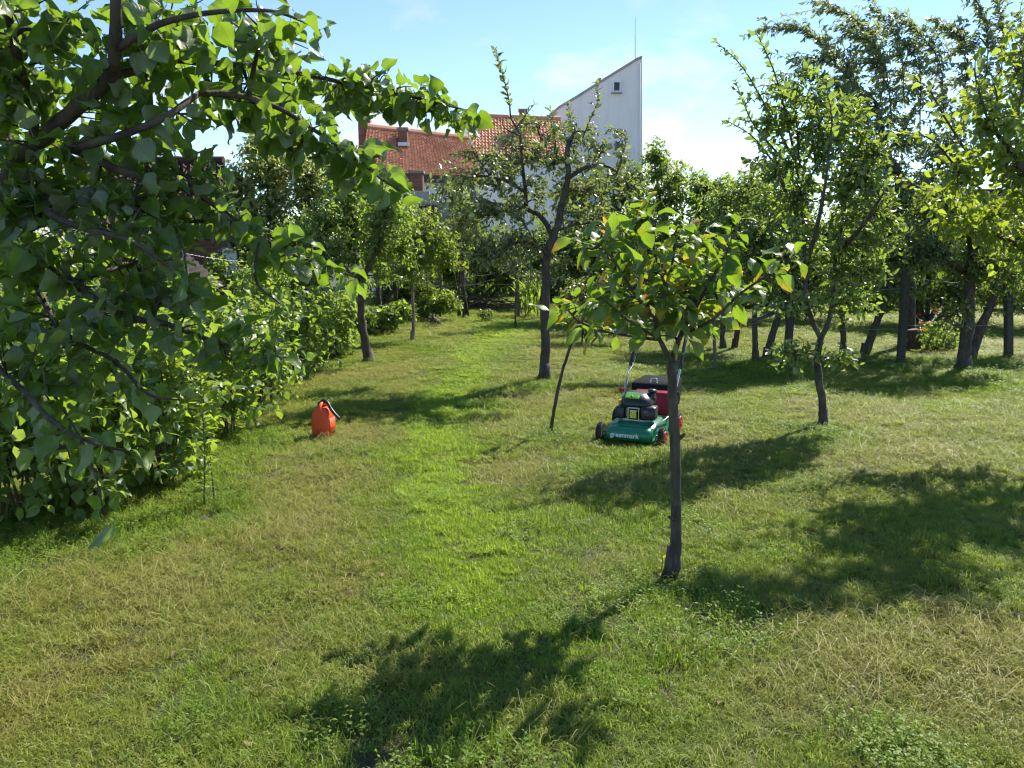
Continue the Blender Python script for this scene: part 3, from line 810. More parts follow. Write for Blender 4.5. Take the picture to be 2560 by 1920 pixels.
def wheel(x, y, rad, w):
    wt = MB(); ang = np.arange(24) * 2 * math.pi / 24
    def ring(xx, r_): return [(xx, y + r_ * math.cos(a), rad + r_ * math.sin(a)) for a in ang]
    wt.loft([ring(x - w / 2, rad * 0.62), ring(x - w / 2, rad * 0.92), ring(x - w * 0.32, rad), ring(x + w * 0.32, rad), ring(x + w / 2, rad * 0.92), ring(x + w / 2, rad * 0.62)], True)
    for k in range(24):                                  # tread lugs
        a = k * 2 * math.pi / 24
        wt.box((x, y + rad * math.cos(a), rad + rad * math.sin(a)), (w * 0.7, 0.010, 0.006), Matrix.Rotation(a - math.pi / 2, 3, 'X'))
    wo = wt.build('wheel', M['rubber'], MOW, False, True)
    s = 1 if x > 0 else -1
    rm = MB(); xo = x + s * (w / 2 + 0.003)
    rm.loft([[(xo - s * 0.002, y + rad * 0.66 * math.cos(a), rad + rad * 0.66 * math.sin(a)) for a in ang], [(xo + s * 0.008, y + rad * 0.64 * math.cos(a), rad + rad * 0.64 * math.sin(a)) for a in ang],
             [(xo + s * 0.008, y + rad * 0.54 * math.cos(a), rad + rad * 0.54 * math.sin(a)) for a in ang], [(xo - s * 0.001, y + rad * 0.53 * math.cos(a), rad + rad * 0.53 * math.sin(a)) for a in ang]], False)
    for k in range(8):
        a = k * 2 * math.pi / 8
        rm.box((xo + s * 0.003, y + rad * 0.34 * math.cos(a), rad + rad * 0.34 * math.sin(a)), (0.008, rad * 0.44, rad * 0.10), Matrix.Rotation(a, 3, 'X'))
    rm.tube([(xo - s * 0.004, y, rad), (xo + s * 0.014, y, rad)], rad * 0.2, 12)
    rm.build('rim', M['rim_red'], wo, False, True)
for x, y, rad, w in ((-0.275, 0.075, 0.082, 0.048), (0.275, 0.075, 0.082, 0.048), (-0.285, 0.62, 0.10, 0.05), (0.285, 0.62, 0.10, 0.05)):
    wheel(x, y, rad, w)
mb = MB(); mb.tube([(-0.28, 0.075, 0.088), (0.28, 0.075, 0.088)], 0.009, 8); mb.build('front_axle', M['metal'], MOW, True, True)
mb = MB(); mb.tube([(-0.29, 0.62, 0.10), (0.29, 0.62, 0.10)], 0.009, 8); mb.build('rear_axle', M['metal'], MOW, True, True)
mb = MB(); mb.loft([rr(0.30, 0.30, 0.176, 0, 0.29, 0.10), rr(0.30, 0.30, 0.20, 0, 0.29, 0.10), rr(0.24, 0.24, 0.215, 0, 0.29, 0.10)]); mb.build('engine_base', M['alu'], MOW, True, True)
mb = MB(); mb.loft([rr(0.21, 0.22, 0.21, -0.01, 0.30, 0.05), rr(0.22, 0.23, 0.30, -0.01, 0.30, 0.05)])
for k in range(7): mb.box((-0.01, 0.30, 0.222 + k * 0.012), (0.235, 0.245, 0.004))
mb.build('engine_block', M['alu'], MOW, False, True)
mb = MB(); mb.loft([rr(0.25, 0.27, 0.295, 0.0, 0.30, 0.07), rr(0.28, 0.30, 0.305, 0.0, 0.30, 0.08), rr(0.285, 0.30, 0.345, 0.0, 0.305, 0.08), rr(0.25, 0.26, 0.385, -0.005, 0.315, 0.08), rr(0.19, 0.20, 0.412, -0.015, 0.325, 0.07), rr(0.15, 0.16, 0.416, -0.015, 0.325, 0.06)])
mb.build('engine_shroud', M['black_plastic'], MOW, True, True)
mb = MB(); rot = Matrix.Rotation(math.radians(34), 3, 'X')
mb.box((-0.030, 0.203, 0.402), (0.135, 0.075, 0.014), rot, 0.86); mb.build('badge_panel', M['lime'], MOW, False, True, 0.004)
mb = MB(); mb.tube([(-0.030, 0.190, 0.388), (-0.030, 0.180, 0.398)], 0.010, 10); mb.build('badge_screw', M['black_plastic'], MOW, True, True)
mb = MB(); mb.tube([(0.09, 0.33, 0.37), (0.135, 0.32, 0.385)], [0.045, 0.04], 12); mb.tube([(0.115, 0.33, 0.39), (0.115, 0.33, 0.42)], [0.022, 0.026], 12)
mb.build('fuel_neck', M['black_plastic'], MOW, True, True)
mb = MB(); mb.tube([(0.115, 0.33, 0.421), (0.115, 0.33, 0.428), (0.115, 0.33, 0.445)], [0.038, 0.040, 0.036], 14); mb.build('fuel_cap', M['black_plastic'], MOW, True, True)
# exhaust guard: pressed bright plate with a frame and a domed shield
mb = MB()
for dx, dz, sx, sz in ((-0.047, 0, 0.012, 0.115), (0.047, 0, 0.012, 0.115), (0, 0.0535, 0.082, 0.012), (0, -0.0535, 0.082, 0.012)):
    mb.box((0.005 + dx, 0.128, 0.252 + dz), (sx, 0.02, sz))
guard = mb.build('exhaust_guard', M['chrome'], MOW, False, True, 0.003)
mb = MB(); mb.loft([[(0.005 + sx * 0.041, 0.135, 0.252 + sz * 0.047) for sx, sz in ((-1, -1), (1, -1), (1, 1), (-1, 1))], [(0.005 + sx * 0.030, 0.108, 0.252 + sz * 0.036) for sx, sz in ((-1, -1), (1, -1), (1, 1), (-1, 1))]])
mb.build('shield', M['chrome'], guard, False, True, 0.004)
mb = MB(); mb.loft([rr(0.125, 0.12, 0.205, 0.122, 0.195, 0.022), rr(0.135, 0.13, 0.215, 0.122, 0.195, 0.025), rr(0.14, 0.13, 0.30, 0.124, 0.20, 0.025), rr(0.12, 0.11, 0.318, 0.128, 0.21, 0.025)])
ab = mb.build('air_filter_box', M['black_plastic'], MOW, True, True)
mb = MB(); mb.tube([(0.12, 0.128, 0.245), (0.12, 0.135, 0.245)], 0.011, 12); mb.build('primer_button', M['red_plastic'], ab, True, True)
lettering('size_lettering', 'XX', 0.022, M['alu'], ab, (0.115, 0.1285, 0.272))
mb = MB(); mb.loft([rr(0.08, 0.11, 0.20, -0.125, 0.20, 0.02), rr(0.085, 0.115, 0.21, -0.125, 0.20, 0.022), rr(0.085, 0.115, 0.295, -0.125, 0.20, 0.022), rr(0.07, 0.10, 0.305, -0.125, 0.20, 0.02)])
mb.build('starter_housing', M['black_plastic'], MOW, True, True)
mb = MB(); mb.box((-0.155, 0.26, 0.325), (0.03, 0.02, 0.035)); mb.build('warning_label', M['yellow'], MOW, False, True)
# rear flap, bag, handles
mb = MB()
mb.loft([[(-0.15, 0.585, 0.17), (0.21, 0.585, 0.17), (0.21, 0.60, 0.17), (-0.15, 0.60, 0.17)], [(-0.15, 0.60, 0.22), (0.22, 0.60, 0.22), (0.22, 0.62, 0.22), (-0.15, 0.62, 0.22)],
         [(-0.14, 0.70, 0.35), (0.215, 0.70, 0.35), (0.215, 0.73, 0.35), (-0.14, 0.73, 0.35)], [(-0.135, 0.73, 0.362), (0.21, 0.73, 0.362), (0.21, 0.78, 0.366), (-0.135, 0.78, 0.366)]])
flap = mb.build('rear_flap', M['red_plastic'], MOW, False, True, 0.006)
for s in (-0.155, 0.225):
    mb = MB(); mb.loft([[(s - 0.008, 0.55, 0.20), (s + 0.008, 0.55, 0.20), (s + 0.008, 0.62, 0.20), (s - 0.008, 0.62, 0.20)], [(s - 0.008, 0.66, 0.35), (s + 0.008, 0.66, 0.35), (s + 0.008, 0.74, 0.35), (s - 0.008, 0.74, 0.35)]])
    mb.build('flap_wing', M['red_plastic'], flap, False, True, 0.004)
mb = MB(); mb.box((-0.03, 0.64, 0.29), (0.02, 0.03, 0.09), Matrix.Rotation(0.2, 3, 'Y')); mb.build('flap_rib', M['red_plastic'], flap, False, True)
mb = MB(); mb.loft([rr(0.32, 0.44, 0.12, -0.01, 1.00, 0.06), rr(0.38, 0.50, 0.17, -0.01, 1.00, 0.07), rr(0.39, 0.51, 0.28, -0.01, 1.01, 0.05), rr(0.39, 0.47, 0.405, -0.01, 1.02, 0.03), rr(0.37, 0.44, 0.418, -0.01, 1.03, 0.03)])
bag = mb.build('grass_bag', M['bag'], MOW, True, True)
mb = MB(); mb.tube(smooth_path([(-0.03, 0.83, 0.40), (-0.03, 0.85, 0.445), (0.0, 0.86, 0.455), (0.03, 0.85, 0.445), (0.03, 0.83, 0.40)], 4), 0.008, 8); mb.build('bag_grip', M['chrome'], bag, True, True)
for s in (-1, 1):
    hp = smooth_path([(s * 0.225, 0.56, 0.20), (s * 0.235, 0.66, 0.33), (s * 0.24, 0.86, 0.56), (s * 0.235, 1.10, 0.83), (s * 0.225, 1.24, 0.94)], 5)
    mb = MB(); mb.tube(hp, 0.0125, 10); h = mb.build('handle_tube', M['chrome'], MOW, True, True)
    mb = MB(); mb.tube(hp[10:], 0.0165, 10); mb.build('grip_sleeve', M['black_plastic'], h, True, True)
    mb = MB(); mb.box((s * 0.25, 0.68, 0.36), (0.03, 0.05, 0.03)); mb.tube([(s * 0.235, 0.68, 0.36), (s * 0.285, 0.68, 0.36)], 0.018, 10); mb.build('wing_nut', M['red_plastic'] if s < 0 else M['black_plastic'], h, False, True)
mb = MB(); mb.tube(smooth_path([(-0.225, 1.24, 0.94), (-0.19, 1.275, 0.965), (0, 1.28, 0.97), (0.19, 1.275, 0.965), (0.225, 1.24, 0.94)], 4), 0.0165, 10); mb.build('handle_bar', M['black_plastic'], MOW, True, True)
mb = MB(); mb.tube(smooth_path([(-0.15, 0.40, 0.36), (-0.19, 0.60, 0.52), (-0.20, 0.85, 0.60), (-0.215, 1.10, 0.82)], 5), 0.0045, 6); mb.build('throttle_cable', M['black_plastic'], MOW, True, True)
mb = MB(); mb.tube([(0.215, 0.11, 0.165), (0.245, 0.44, 0.19), (0.25, 0.50, 0.205)], [0.006, 0.006, 0.006], 6); mb.build('height_lever', M['metal'], MOW, True, True)

# ------------------------------------------------------------------ red fuel can
M['can_red'] = plain_mat('orange red plastic', (0.74, 0.085, 0.020), 0.5, 0, 0.4, 0.08, 8, dirt=(0.52, 0.07, 0.03))
gc = G(810, 1092)
CAN = empty('fuel_can', gc, 'orange red plastic fuel can with black spout standing on the lawn', 'fuel can', rz=math.radians(-14))
mb = MB()
mb.loft([rr(0.135, 0.155, 0.0, 0, 0, 0.04, 6), rr(0.15, 0.17, 0.008, 0, 0, 0.045, 6), rr(0.155, 0.175, 0.03, 0, 0, 0.045, 6), rr(0.155, 0.175, 0.185, 0, 0, 0.045, 6), rr(0.145, 0.165, 0.215, 0, 0, 0.05, 6),
         rr(0.115, 0.13, 0.242, 0, 0, 0.045, 6), rr(0.08, 0.09, 0.254, 0, 0, 0.035, 6)])
mb.build('body', M['can_red'], CAN, True, True)
mb = MB(); mb.tube(smooth_path([(0.0, -0.062, 0.222), (0.0, -0.055, 0.262), (0.0, -0.02, 0.285), (0.0, 0.03, 0.283), (0.0, 0.062, 0.262), (0.0, 0.068, 0.225)], 4), [0.016] * 21, 10); mb.build('handle', M['can_red'], CAN, True, True)
for s in (-1, 1):
    mb = MB(); mb.loft([rr(0.012, 0.10, 0.03, s * 0.079, 0, 0.005, 3), rr(0.012, 0.10, 0.17, s * 0.079, 0, 0.005, 3)]); mb.build('side_rib', M['can_red'], CAN, True, True)
mb = MB(); mb.tube([(-0.028, 0.035, 0.245), (-0.028, 0.035, 0.262), (-0.028, 0.035, 0.292)], [0.030, 0.033, 0.031], 16); mb.build('cap', M['black_plastic'], CAN, True, True)
mb = MB(); sp_ = smooth_path([(-0.028, 0.03, 0.285), (0.0, 0.02, 0.306), (0.045, 0.0, 0.292), (0.085, -0.02, 0.245), (0.13, -0.035, 0.205), (0.175, -0.05, 0.175)], 4)
mb.tube(sp_, np.linspace(0.0165, 0.0125, len(sp_)), 12); mb.build('spout', M['black_plastic'], CAN, True, True)

# ------------------------------------------------------------------ cat on the far lawn (one continuous skin)
def cat_mat():
    m, n, l, out = new_mat('tabby fur')
    tcn = obj_coord(n)
    sp2 = n.new('ShaderNodeSeparateXYZ'); l.new(tcn, sp2.inputs[0])
    wv = n.new('ShaderNodeTexWave'); wv.inputs['Scale'].default_value = 12; wv.inputs['Distortion'].default_value = 4; l.new(tcn, wv.inputs['Vector'])
    c = mixc(n, l, wv.outputs[1], (0.045, 0.038, 0.032), (0.16, 0.125, 0.095))
    lowz = ramp(n, l, sp2.outputs[2], 0.03, 0.05, 1, 0)
    muz = math_(n, l, 'MULTIPLY', ramp(n, l, sp2.outputs[1], -0.145, -0.165), ramp(n, l, sp2.outputs[2], 0.215, 0.19))
    c = mixc(n, l, math_(n, l, 'MAXIMUM', lowz, muz), c, (0.62, 0.58, 0.52))
    pb = n.new('ShaderNodeBsdfPrincipled'); l.new(c, pb.inputs['Base Color']); pb.inputs['Roughness'].default_value = 0.8
    l.new(bump(n, l, noise(n, l, 160, 4, tcn), 0.6, 0.004), pb.inputs['Normal']); l.new(pb.outputs[0], out.inputs[0])
    return m
CATR = empty('cat', G(1088, 816), 'small dark tabby cat with pale face sitting on the far lawn', 'cat', rz=math.radians(-28))
sk = [((0, 0.06, 0.10), 0.075), ((0, -0.01, 0.125), 0.068), ((0, -0.07, 0.155), 0.052), ((0, -0.10, 0.185), 0.036), ((0, -0.125, 0.205), 0.046), ((0, -0.16, 0.198), 0.026), ((0, -0.178, 0.193), 0.014),
      ((0.033, -0.085, 0.10), 0.022), ((0.036, -0.09, 0.04), 0.016), ((0.036, -0.105, 0.012), 0.017), ((-0.033, -0.085, 0.10), 0.022), ((-0.036, -0.09, 0.04), 0.016), ((-0.036, -0.105, 0.012), 0.017),
      ((0.06, 0.05, 0.06), 0.042), ((0.065, 0.0, 0.018), 0.020), ((0.065, -0.03, 0.012), 0.016), ((-0.06, 0.05, 0.06), 0.042), ((-0.065, 0.0, 0.018), 0.020), ((-0.065, -0.03, 0.012), 0.016),
      ((0.02, 0.14, 0.045), 0.018), ((0.08, 0.18, 0.02), 0.015), ((0.14, 0.15, 0.016), 0.012), ((0.17, 0.09, 0.016), 0.009),
      ((0.027, -0.118, 0.243), 0.016), ((0.033, -0.118, 0.266), 0.004), ((-0.027, -0.118, 0.243), 0.016), ((-0.033, -0.118, 0.266), 0.004)]
ed = [(0, 1), (1, 2), (2, 3), (3, 4), (4, 5), (5, 6), (2, 7), (7, 8), (8, 9), (2, 10), (10, 11), (11, 12), (0, 13), (13, 14), (14, 15), (0, 16), (16, 17), (17, 18), (0, 19), (19, 20), (20, 21), (21, 22), (4, 23), (23, 24), (4, 25), (25, 26)]
me = bpy.data.meshes.new('body'); me.from_pydata([s[0] for s in sk], ed, []); me.materials.append(cat_mat())
co = link('body', me, CATR)
smd = co.modifiers.new('skin', 'SKIN'); smd.use_smooth_shade = True
for v, s in zip(me.skin_vertices[0].data, sk): v.radius = (s[1], s[1])
me.skin_vertices[0].data[0].use_root = True
co.modifiers.new('sub', 'SUBSURF').render_levels = 2
eye = plain_mat('cat eye', (0.30, 0.33, 0.05), 0.15)
for s in (-1, 1):
    mb = MB(); q = (s * 0.02, -0.163, 0.216); mb.tube([(q[0], q[1] + 0.008, q[2]), (q[0], q[1] - 0.003, q[2])], [0.009, 0.005], 8); mb.build('eye', eye, CATR, True, True)

# ------------------------------------------------------------------ posts, stakes, wires
def post(px, py0, px1, py1, w, label, name='concrete_post', mat='concrete', cat='post', group=None, square=True):
    g = G(px, py0); Y = g.y; t = P(px1, py1, Y)
    mb = MB(); k = w * Y / FPX
    if square:
        mb.loft([rr(k, k, -0.05, 0, 0, k * 0.12, 3), rr(k, k, 0.4, (t.x - g.x) * 0.4 / t.z, 0, k * 0.12, 3), rr(k * 0.95, k * 0.95, t.z - 0.02, t.x - g.x, 0, k * 0.12, 3), rr(k * 0.8, k * 0.8, t.z, t.x - g.x, 0, k * 0.12, 3)])
    else:
        p = smooth_path([(0, 0, -0.05), ((t.x - g.x) * 0.35 + rng.normal(0, 0.01), 0, t.z * 0.4), (t.x - g.x, 0, t.z)], 5)
        mb.tube(p, np.linspace(k / 2, k * 0.42, len(p)), 8, True, 0.08)
    o = mb.build(name, M[mat], None, not square, True)
    o.location = g
    return tag(o, label, cat, group), g, t
gp = 'concrete posts carrying the wires'
_, a1, t1 = post(1968, 890, 1988, 640, 17, 'grey square concrete post rising just behind the cherry sapling leaves', group=gp)
_, a2, t2 = post(2252, 903, 2266, 660, 17, 'grey square concrete post beside the red flower bush', group=gp)
_, a3, t3 = post(2522, 893, 2520, 680, 17, 'grey square concrete post at the right edge behind the thick trunk', group=gp)
_, a4, t4 = post(458, 860, 452, 628, 15, 'grey concrete post standing before the corrugated lean-to', group=gp)
_, a5, t5 = post(1402, 790, 1398, 640, 10, 'thin grey post between the apple trunk and the far shrubs', group=gp)
gs = 'stakes in the far garden'
_, b1, u1 = post(1100, 792, 1103, 690, 7, 'dark wooden stake beside the cat', 'garden_stake', 'post_wood', 'stake', gs, False)
_, b2, u2 = post(1164, 782, 1161, 684, 5, 'thin pale stake rising from the brush pile', 'garden_stake', 'post_wood', 'stake', gs, False)
_, b3, u3 = post(1296, 792, 1294, 690, 10, 'dark thick stake beside the slender far sapling', 'garden_stake', 'post_wood', 'stake', gs, False)
_, b4, u4 = post(1790, 928, 1784, 810, 9, 'brown stake in the weeds right of the mower', 'garden_stake', 'post_wood', 'stake', gs, False)
_, b5, u5 = post(1069, 788, 1066, 668, 4, 'thin pale stick under the slender sapling crown', 'garden_stake', 'post_wood', 'stake', gs, False)
def wire(p, q, sagm, label):
    k = np.linspace(0, 1, 12)[:, None]
    p, q = np.array(p), np.array(q)
    v = p + (q - p) * k - np.array((0, 0, 1)) * sagm * 4 * k * (1 - k)
    mb = MB(); mb.tube(v, 0.0022, 5); o = mb.build('fence_wire', M['metal'], None, True); tag(o, label, 'wire', 'fence wires')
def at_h(a, t, h): return Vector((a.x + (t.x - a.x) * h / t.z, a.y, h))
wire(at_h(a1, t1, 1.02), at_h(a2, t2, 1.0), 0.05, 'upper wire between the two concrete posts right of the cherry sapling')
wire(at_h(a1, t1, 0.42), at_h(a2, t2, 0.45), 0.03, 'lower wire between the two concrete posts right of the cherry sapling')
wire(at_h(a2, t2, 1.15), at_h(a3, t3, 1.05), 0.04, 'upper wire from the flower bush post to the right edge post')
wire(at_h(a2, t2, 0.5), at_h(a3, t3, 0.48), 0.03, 'lower wire from the flower bush post to the right edge post')
wire(at_h(b4, u4, 0.5), at_h(a1, t1, 0.62), 0.02, 'wire from the brown stake to the concrete post')
wire(at_h(b1, u1, 0.75), at_h(b3, u3, 0.72), 0.03, 'wire strung behind the brush pile between two stakes')
wire(at_h(a4, t4, 1.45), P(620, 655, a4.y + 1.0), 0.02, 'twisted wire running from the post by the lean-to')
# ------------------------------------------------------------------ trees
def PX(pts, Y):
    return [P(p[0], p[1], Y + (p[2] if len(p) > 2 else 0)) for p in pts]

# --- foreground tree reaching in from the left, its trunk just out of the picture
def P3(pts): return [P(*p) for p in pts]
ap = Plant('apricot_tree', 'big leafy tree reaching into the picture from the left with broad heart-shaped leaves', 'tree', (-1.80, 2.35, 0))
lf = dict(size=0.059, sp=0.021, droop=0.55, spread=0.85, upn=0.6, jit=0.95, fwd=0.45)
ap.limb([(-1.80, 2.35, -0.05), (-1.78, 2.36, 0.5), (-1.70, 2.34, 1.1), tuple(P(-60, 620, 2.3))], 0.075, 0.040, 12)
ap.limb(P3([(-60, 620, 2.3), (8, 485, 2.2), (42, 405, 2.15), (93, 359, 2.1), (190, 270, 2.0), (270, 198, 1.95), (287, 127, 1.9), (291, 0, 1.85), (300, -160, 1.8)]), 0.026, 0.010, 10)
L = dict(lf, t0=0.15)
ap.limb(P3([(93, 397, 2.1), (180, 372, 2.0), (262, 350, 1.95), (400, 300, 1.95), (500, 232, 2.05)]), 0.013, 0.007, 8, leafy=dict(L, t0=0.45))
ap.limb(P3([(270, 198, 1.95), (400, 150, 2.05), (498, 156, 2.15), (675, 169, 2.3), (850, 205, 2.4), (1000, 235, 2.5), (1110, 262, 2.55), (1190, 280, 2.6)]), 0.012, 0.002, 8, leafy=dict(L, sp=0.012))
ap.limb(P3([(500, 232, 2.05), (600, 240, 2.1), (700, 272, 2.15), (800, 335, 2.2), (890, 395, 2.2), (950, 445, 2.2), (1000, 478, 2.2)]), 0.009, 0.002, 8, leafy=dict(L, sp=0.011, size=0.068))
ap.limb(P3([(180, 372, 2.0), (300, 425, 2.0), (400, 455, 2.05), (480, 478, 2.1), (560, 530, 2.2), (650, 592, 2.3), (740, 640, 2.35), (830, 668, 2.4), (890, 695, 2.45)]), 0.011, 0.002, 8, leafy=dict(L, sp=0.016))
ap.limb(P3([(-60, 620, 2.3), (60, 645, 2.1), (180, 705, 2.0), (300, 785, 2.0), (420, 812, 2.05), (560, 862, 2.15), (680, 888, 2.2), (760, 900, 2.25)]), 0.016, 0.002, 8, leafy=L)
ap.limb(P3([(-60, 700, 2.3), (-20, 800, 2.1), (60, 900, 2.0), (150, 1010, 1.95), (225, 1150, 1.9), (262, 1290, 1.85)]), 0.005, 0.002, 7, leafy=dict(L, size=0.060, sp=0.026))
ap.limb(P3([(-80, 860, 2.1), (40, 960, 1.85), (140, 1060, 1.75), (240, 1110, 1.7), (330, 1130, 1.7)]), 0.009, 0.002, 7, leafy=L)
ap.limb(P3([(93, 359, 2.1), (60, 200, 2.0), (25, 60, 1.9), (0, -80, 1.8)]), 0.014, 0.006, 8, leafy=L)
ap.limb(P3([(287, 127, 1.9), (400, 60, 1.85), (540, 30, 1.85), (690, 30, 1.85), (800, 75, 1.95)]), 0.009, 0.002, 7, leafy=L)
ap.limb(P3([(42, 405, 2.15), (110, 520, 1.95), (210, 570, 1.9), (330, 605, 1.9), (440, 680, 1.95), (500, 730, 2.0)]), 0.011, 0.002, 8, leafy=L)
ap.limb(P3([(60, 645, 2.1), (150, 820, 2.0), (290, 905, 2.0), (370, 985, 1.95), (450, 1000, 1.95)]), 0.009, 0.002, 7, leafy=L)
ap.limb(P3([(650, 592, 2.3), (640, 700, 2.2), (700, 760, 2.2)]), 0.005, 0.002, 6, leafy=dict(L, sp=0.05))
lt = dict(lf, t0=0.25, sp=0.026)
ap.dens = 1.25
for (px, py, Y, rx, ry, n) in ((130, 90, 1.9, 210, 140, 36), (420, 70, 1.95, 170, 100, 24), (660, 80, 2.0, 130, 75, 12), (120, 330, 2.0, 190, 180, 44), (380, 290, 2.0, 150, 110, 22), (620, 210, 2.2, 130, 80, 13),
                               (820, 210, 2.35, 120, 50, 9), (1030, 250, 2.5, 110, 42, 9), (100, 560, 1.95, 180, 150, 40), (330, 520, 1.95, 120, 90, 15), (120, 790, 1.9, 180, 140, 26), (390, 760, 1.95, 150, 110, 16),
                               (90, 990, 1.9, 130, 90, 12), (280, 930, 1.95, 120, 80, 9), (600, 870, 2.1, 130, 60, 12), (560, 560, 2.2, 110, 55, 9), (760, 350, 2.15, 100, 50, 12), (900, 400, 2.2, 80, 60, 10), (700, 620, 2.3, 110, 45, 10), (930, 230, 2.4, 110, 60, 12), (1110, 275, 2.5, 90, 50, 9), (640, 260, 2.15, 120, 70, 12), (170, 1120, 1.9, 90, 60, 8), (450, 430, 2.1, 110, 70, 12), (430, 560, 2.1, 110, 60, 12), (330, 660, 2.1, 120, 70, 12),
                               (20, 200, 2.3, 120, 260, 22), (0, 650, 2.4, 150, 260, 16), (-220, 150, 2.1, 200, 260, 30), (-240, 700, 2.1, 180, 300, 14)):
    c, rd = lobe_px(px, py, Y + 0.06, rx, ry)
    ap.lobe(c, rd, n, lt, 0.003, 0.05, seg=4)
ap.finish('apricot', M['apricot'], M['bark'], 300)

# --- young cherry in the middle right with large yellowing leaves
g = G(1683, 1444); Y = g.y
ch = Plant('cherry_sapling', 'slim young tree with large leaves, some yellow and orange, in front of the mower', 'tree', g)
ch.limb([(g.x - 0.02, g.y - 0.01, -0.04), (g.x, g.y, 0.02)] + PX([(1688, 1380), (1690, 1290), (1689, 1150), (1684, 1020), (1680, 905)], Y), 0.031, 0.021, 12, 0.05)
mb_kn = ch.trunk; mb_kn.tube([P(1690, 1300, Y - 0.015), P(1672, 1292, Y - 0.03)], [0.012, 0.008], 7); mb_kn.tube([P(1700, 1095, Y - 0.01), P(1712, 1085, Y - 0.02)], [0.011, 0.007], 7)
lc = dict(size=0.110, sp=0.022, droop=0.18, spread=0.85, upn=1.0, jit=0.5, fwd=0.55, t0=0.4)
ch.dens = 1.5
ch.trunk.tube([(g.x - 0.03, g.y - 0.01, -0.03), (g.x - 0.012, g.y, 0.05), (g.x, g.y, 0.16)], [0.044, 0.035, 0.029], 12, True, 0.08)
for pts, r0 in (([(1680, 905), (1702, 838, 0.02), (1738, 770, 0.06), (1790, 680, 0.1), (1832, 600, 0.12), (1850, 545, 0.12)], 0.014),
                ([(1680, 905), (1650, 850, -0.04), (1640, 800, -0.08), (1665, 720, -0.12), (1682, 650, -0.14), (1688, 580, -0.15)], 0.013),
                ([(1650, 850, -0.04), (1590, 842, 0.05), (1520, 830, 0.12), (1452, 806, 0.18), (1420, 775, 0.2)], 0.008),
                ([(1702, 838, 0.02), (1780, 800, -0.1), (1850, 735, -0.18), (1930, 680, -0.22), (1990, 640, -0.24)], 0.008),
                ([(1640, 800, -0.08), (1590, 740, -0.1), (1540, 660, -0.1), (1500, 610, -0.08)], 0.008),
                ([(1665, 720, -0.12), (1640, 640, 0.0), (1625, 560, 0.08), (1610, 505, 0.1)], 0.007),
                ([(1738, 770, 0.06), (1760, 690, 0.2), (1770, 620, 0.28)], 0.007),
                ([(1650, 850, -0.04), (1570, 800, -0.22), (1500, 740, -0.3)], 0.007),
                ([(1702, 838, 0.02), (1770, 800, 0.22), (1830, 770, 0.32)], 0.006)):
    ch.limb(PX(pts, Y), r0, 0.004, 7, leafy=lc)
for (px, py, dy, rx, ry, n) in ((1470, 620, -0.05, 90, 55, 4), (1590, 640, 0.0, 120, 80, 7), (1700, 620, -0.1, 90, 80, 6), (1600, 760, 0.05, 130, 80, 9), (1760, 740, 0.1, 110, 70, 8), (1830, 590, 0.1, 60, 60, 3), (1670, 840, 0.05, 90, 40, 4),
                                (1640, 560, 0.05, 60, 40, 2), (1960, 660, -0.2, 50, 40, 2), (1440, 780, 0.15, 70, 40, 3), (1620, 700, -0.2, 100, 60, 5), (1640, 790, -0.05, 110, 60, 7), (1720, 800, 0, 90, 60, 6), (1680, 720, 0.15, 120, 70, 7), (1560, 700, 0.15, 90, 60, 5)):
    c, rd = lobe_px(px, py, Y + dy, rx, ry); ch.lobe(c, rd, n, dict(lc, sp=0.042, t0=0.5), 0.0035, 0.05, seg=5)
ch.finish('cherry', M['cherry'], M['bark'], 300)

# --- leaning whip beside it
g = G(1378, 1076)
wp = Plant('leaning_whip', 'thin dark leaning stem with a tuft of leaves left of the mower', 'sapling', g)
wp.limb([tuple(g - Vector((0.01, 0, 0.05)))] + PX([(1383, 1040), (1398, 960), (1418, 890), (1446, 815), (1470, 785)], g.y), 0.017, 0.009, 8)
wp.limb(PX([(1446, 815), (1440, 770, 0.05), (1425, 730, 0.1)], g.y), 0.007, 0.003, 6, leafy=dict(size=0.12, sp=0.05, droop=0.4, t0=0.3))
wp.limb(PX([(1438, 835), (1415, 800, -0.1), (1385, 780, -0.15)], g.y), 0.006, 0.003, 6, leafy=dict(size=0.13, sp=0.05, droop=0.4, t0=0.4))
wp.finish('cherry', M['cherry'], M['bark'], 60)

DENS = 1.1
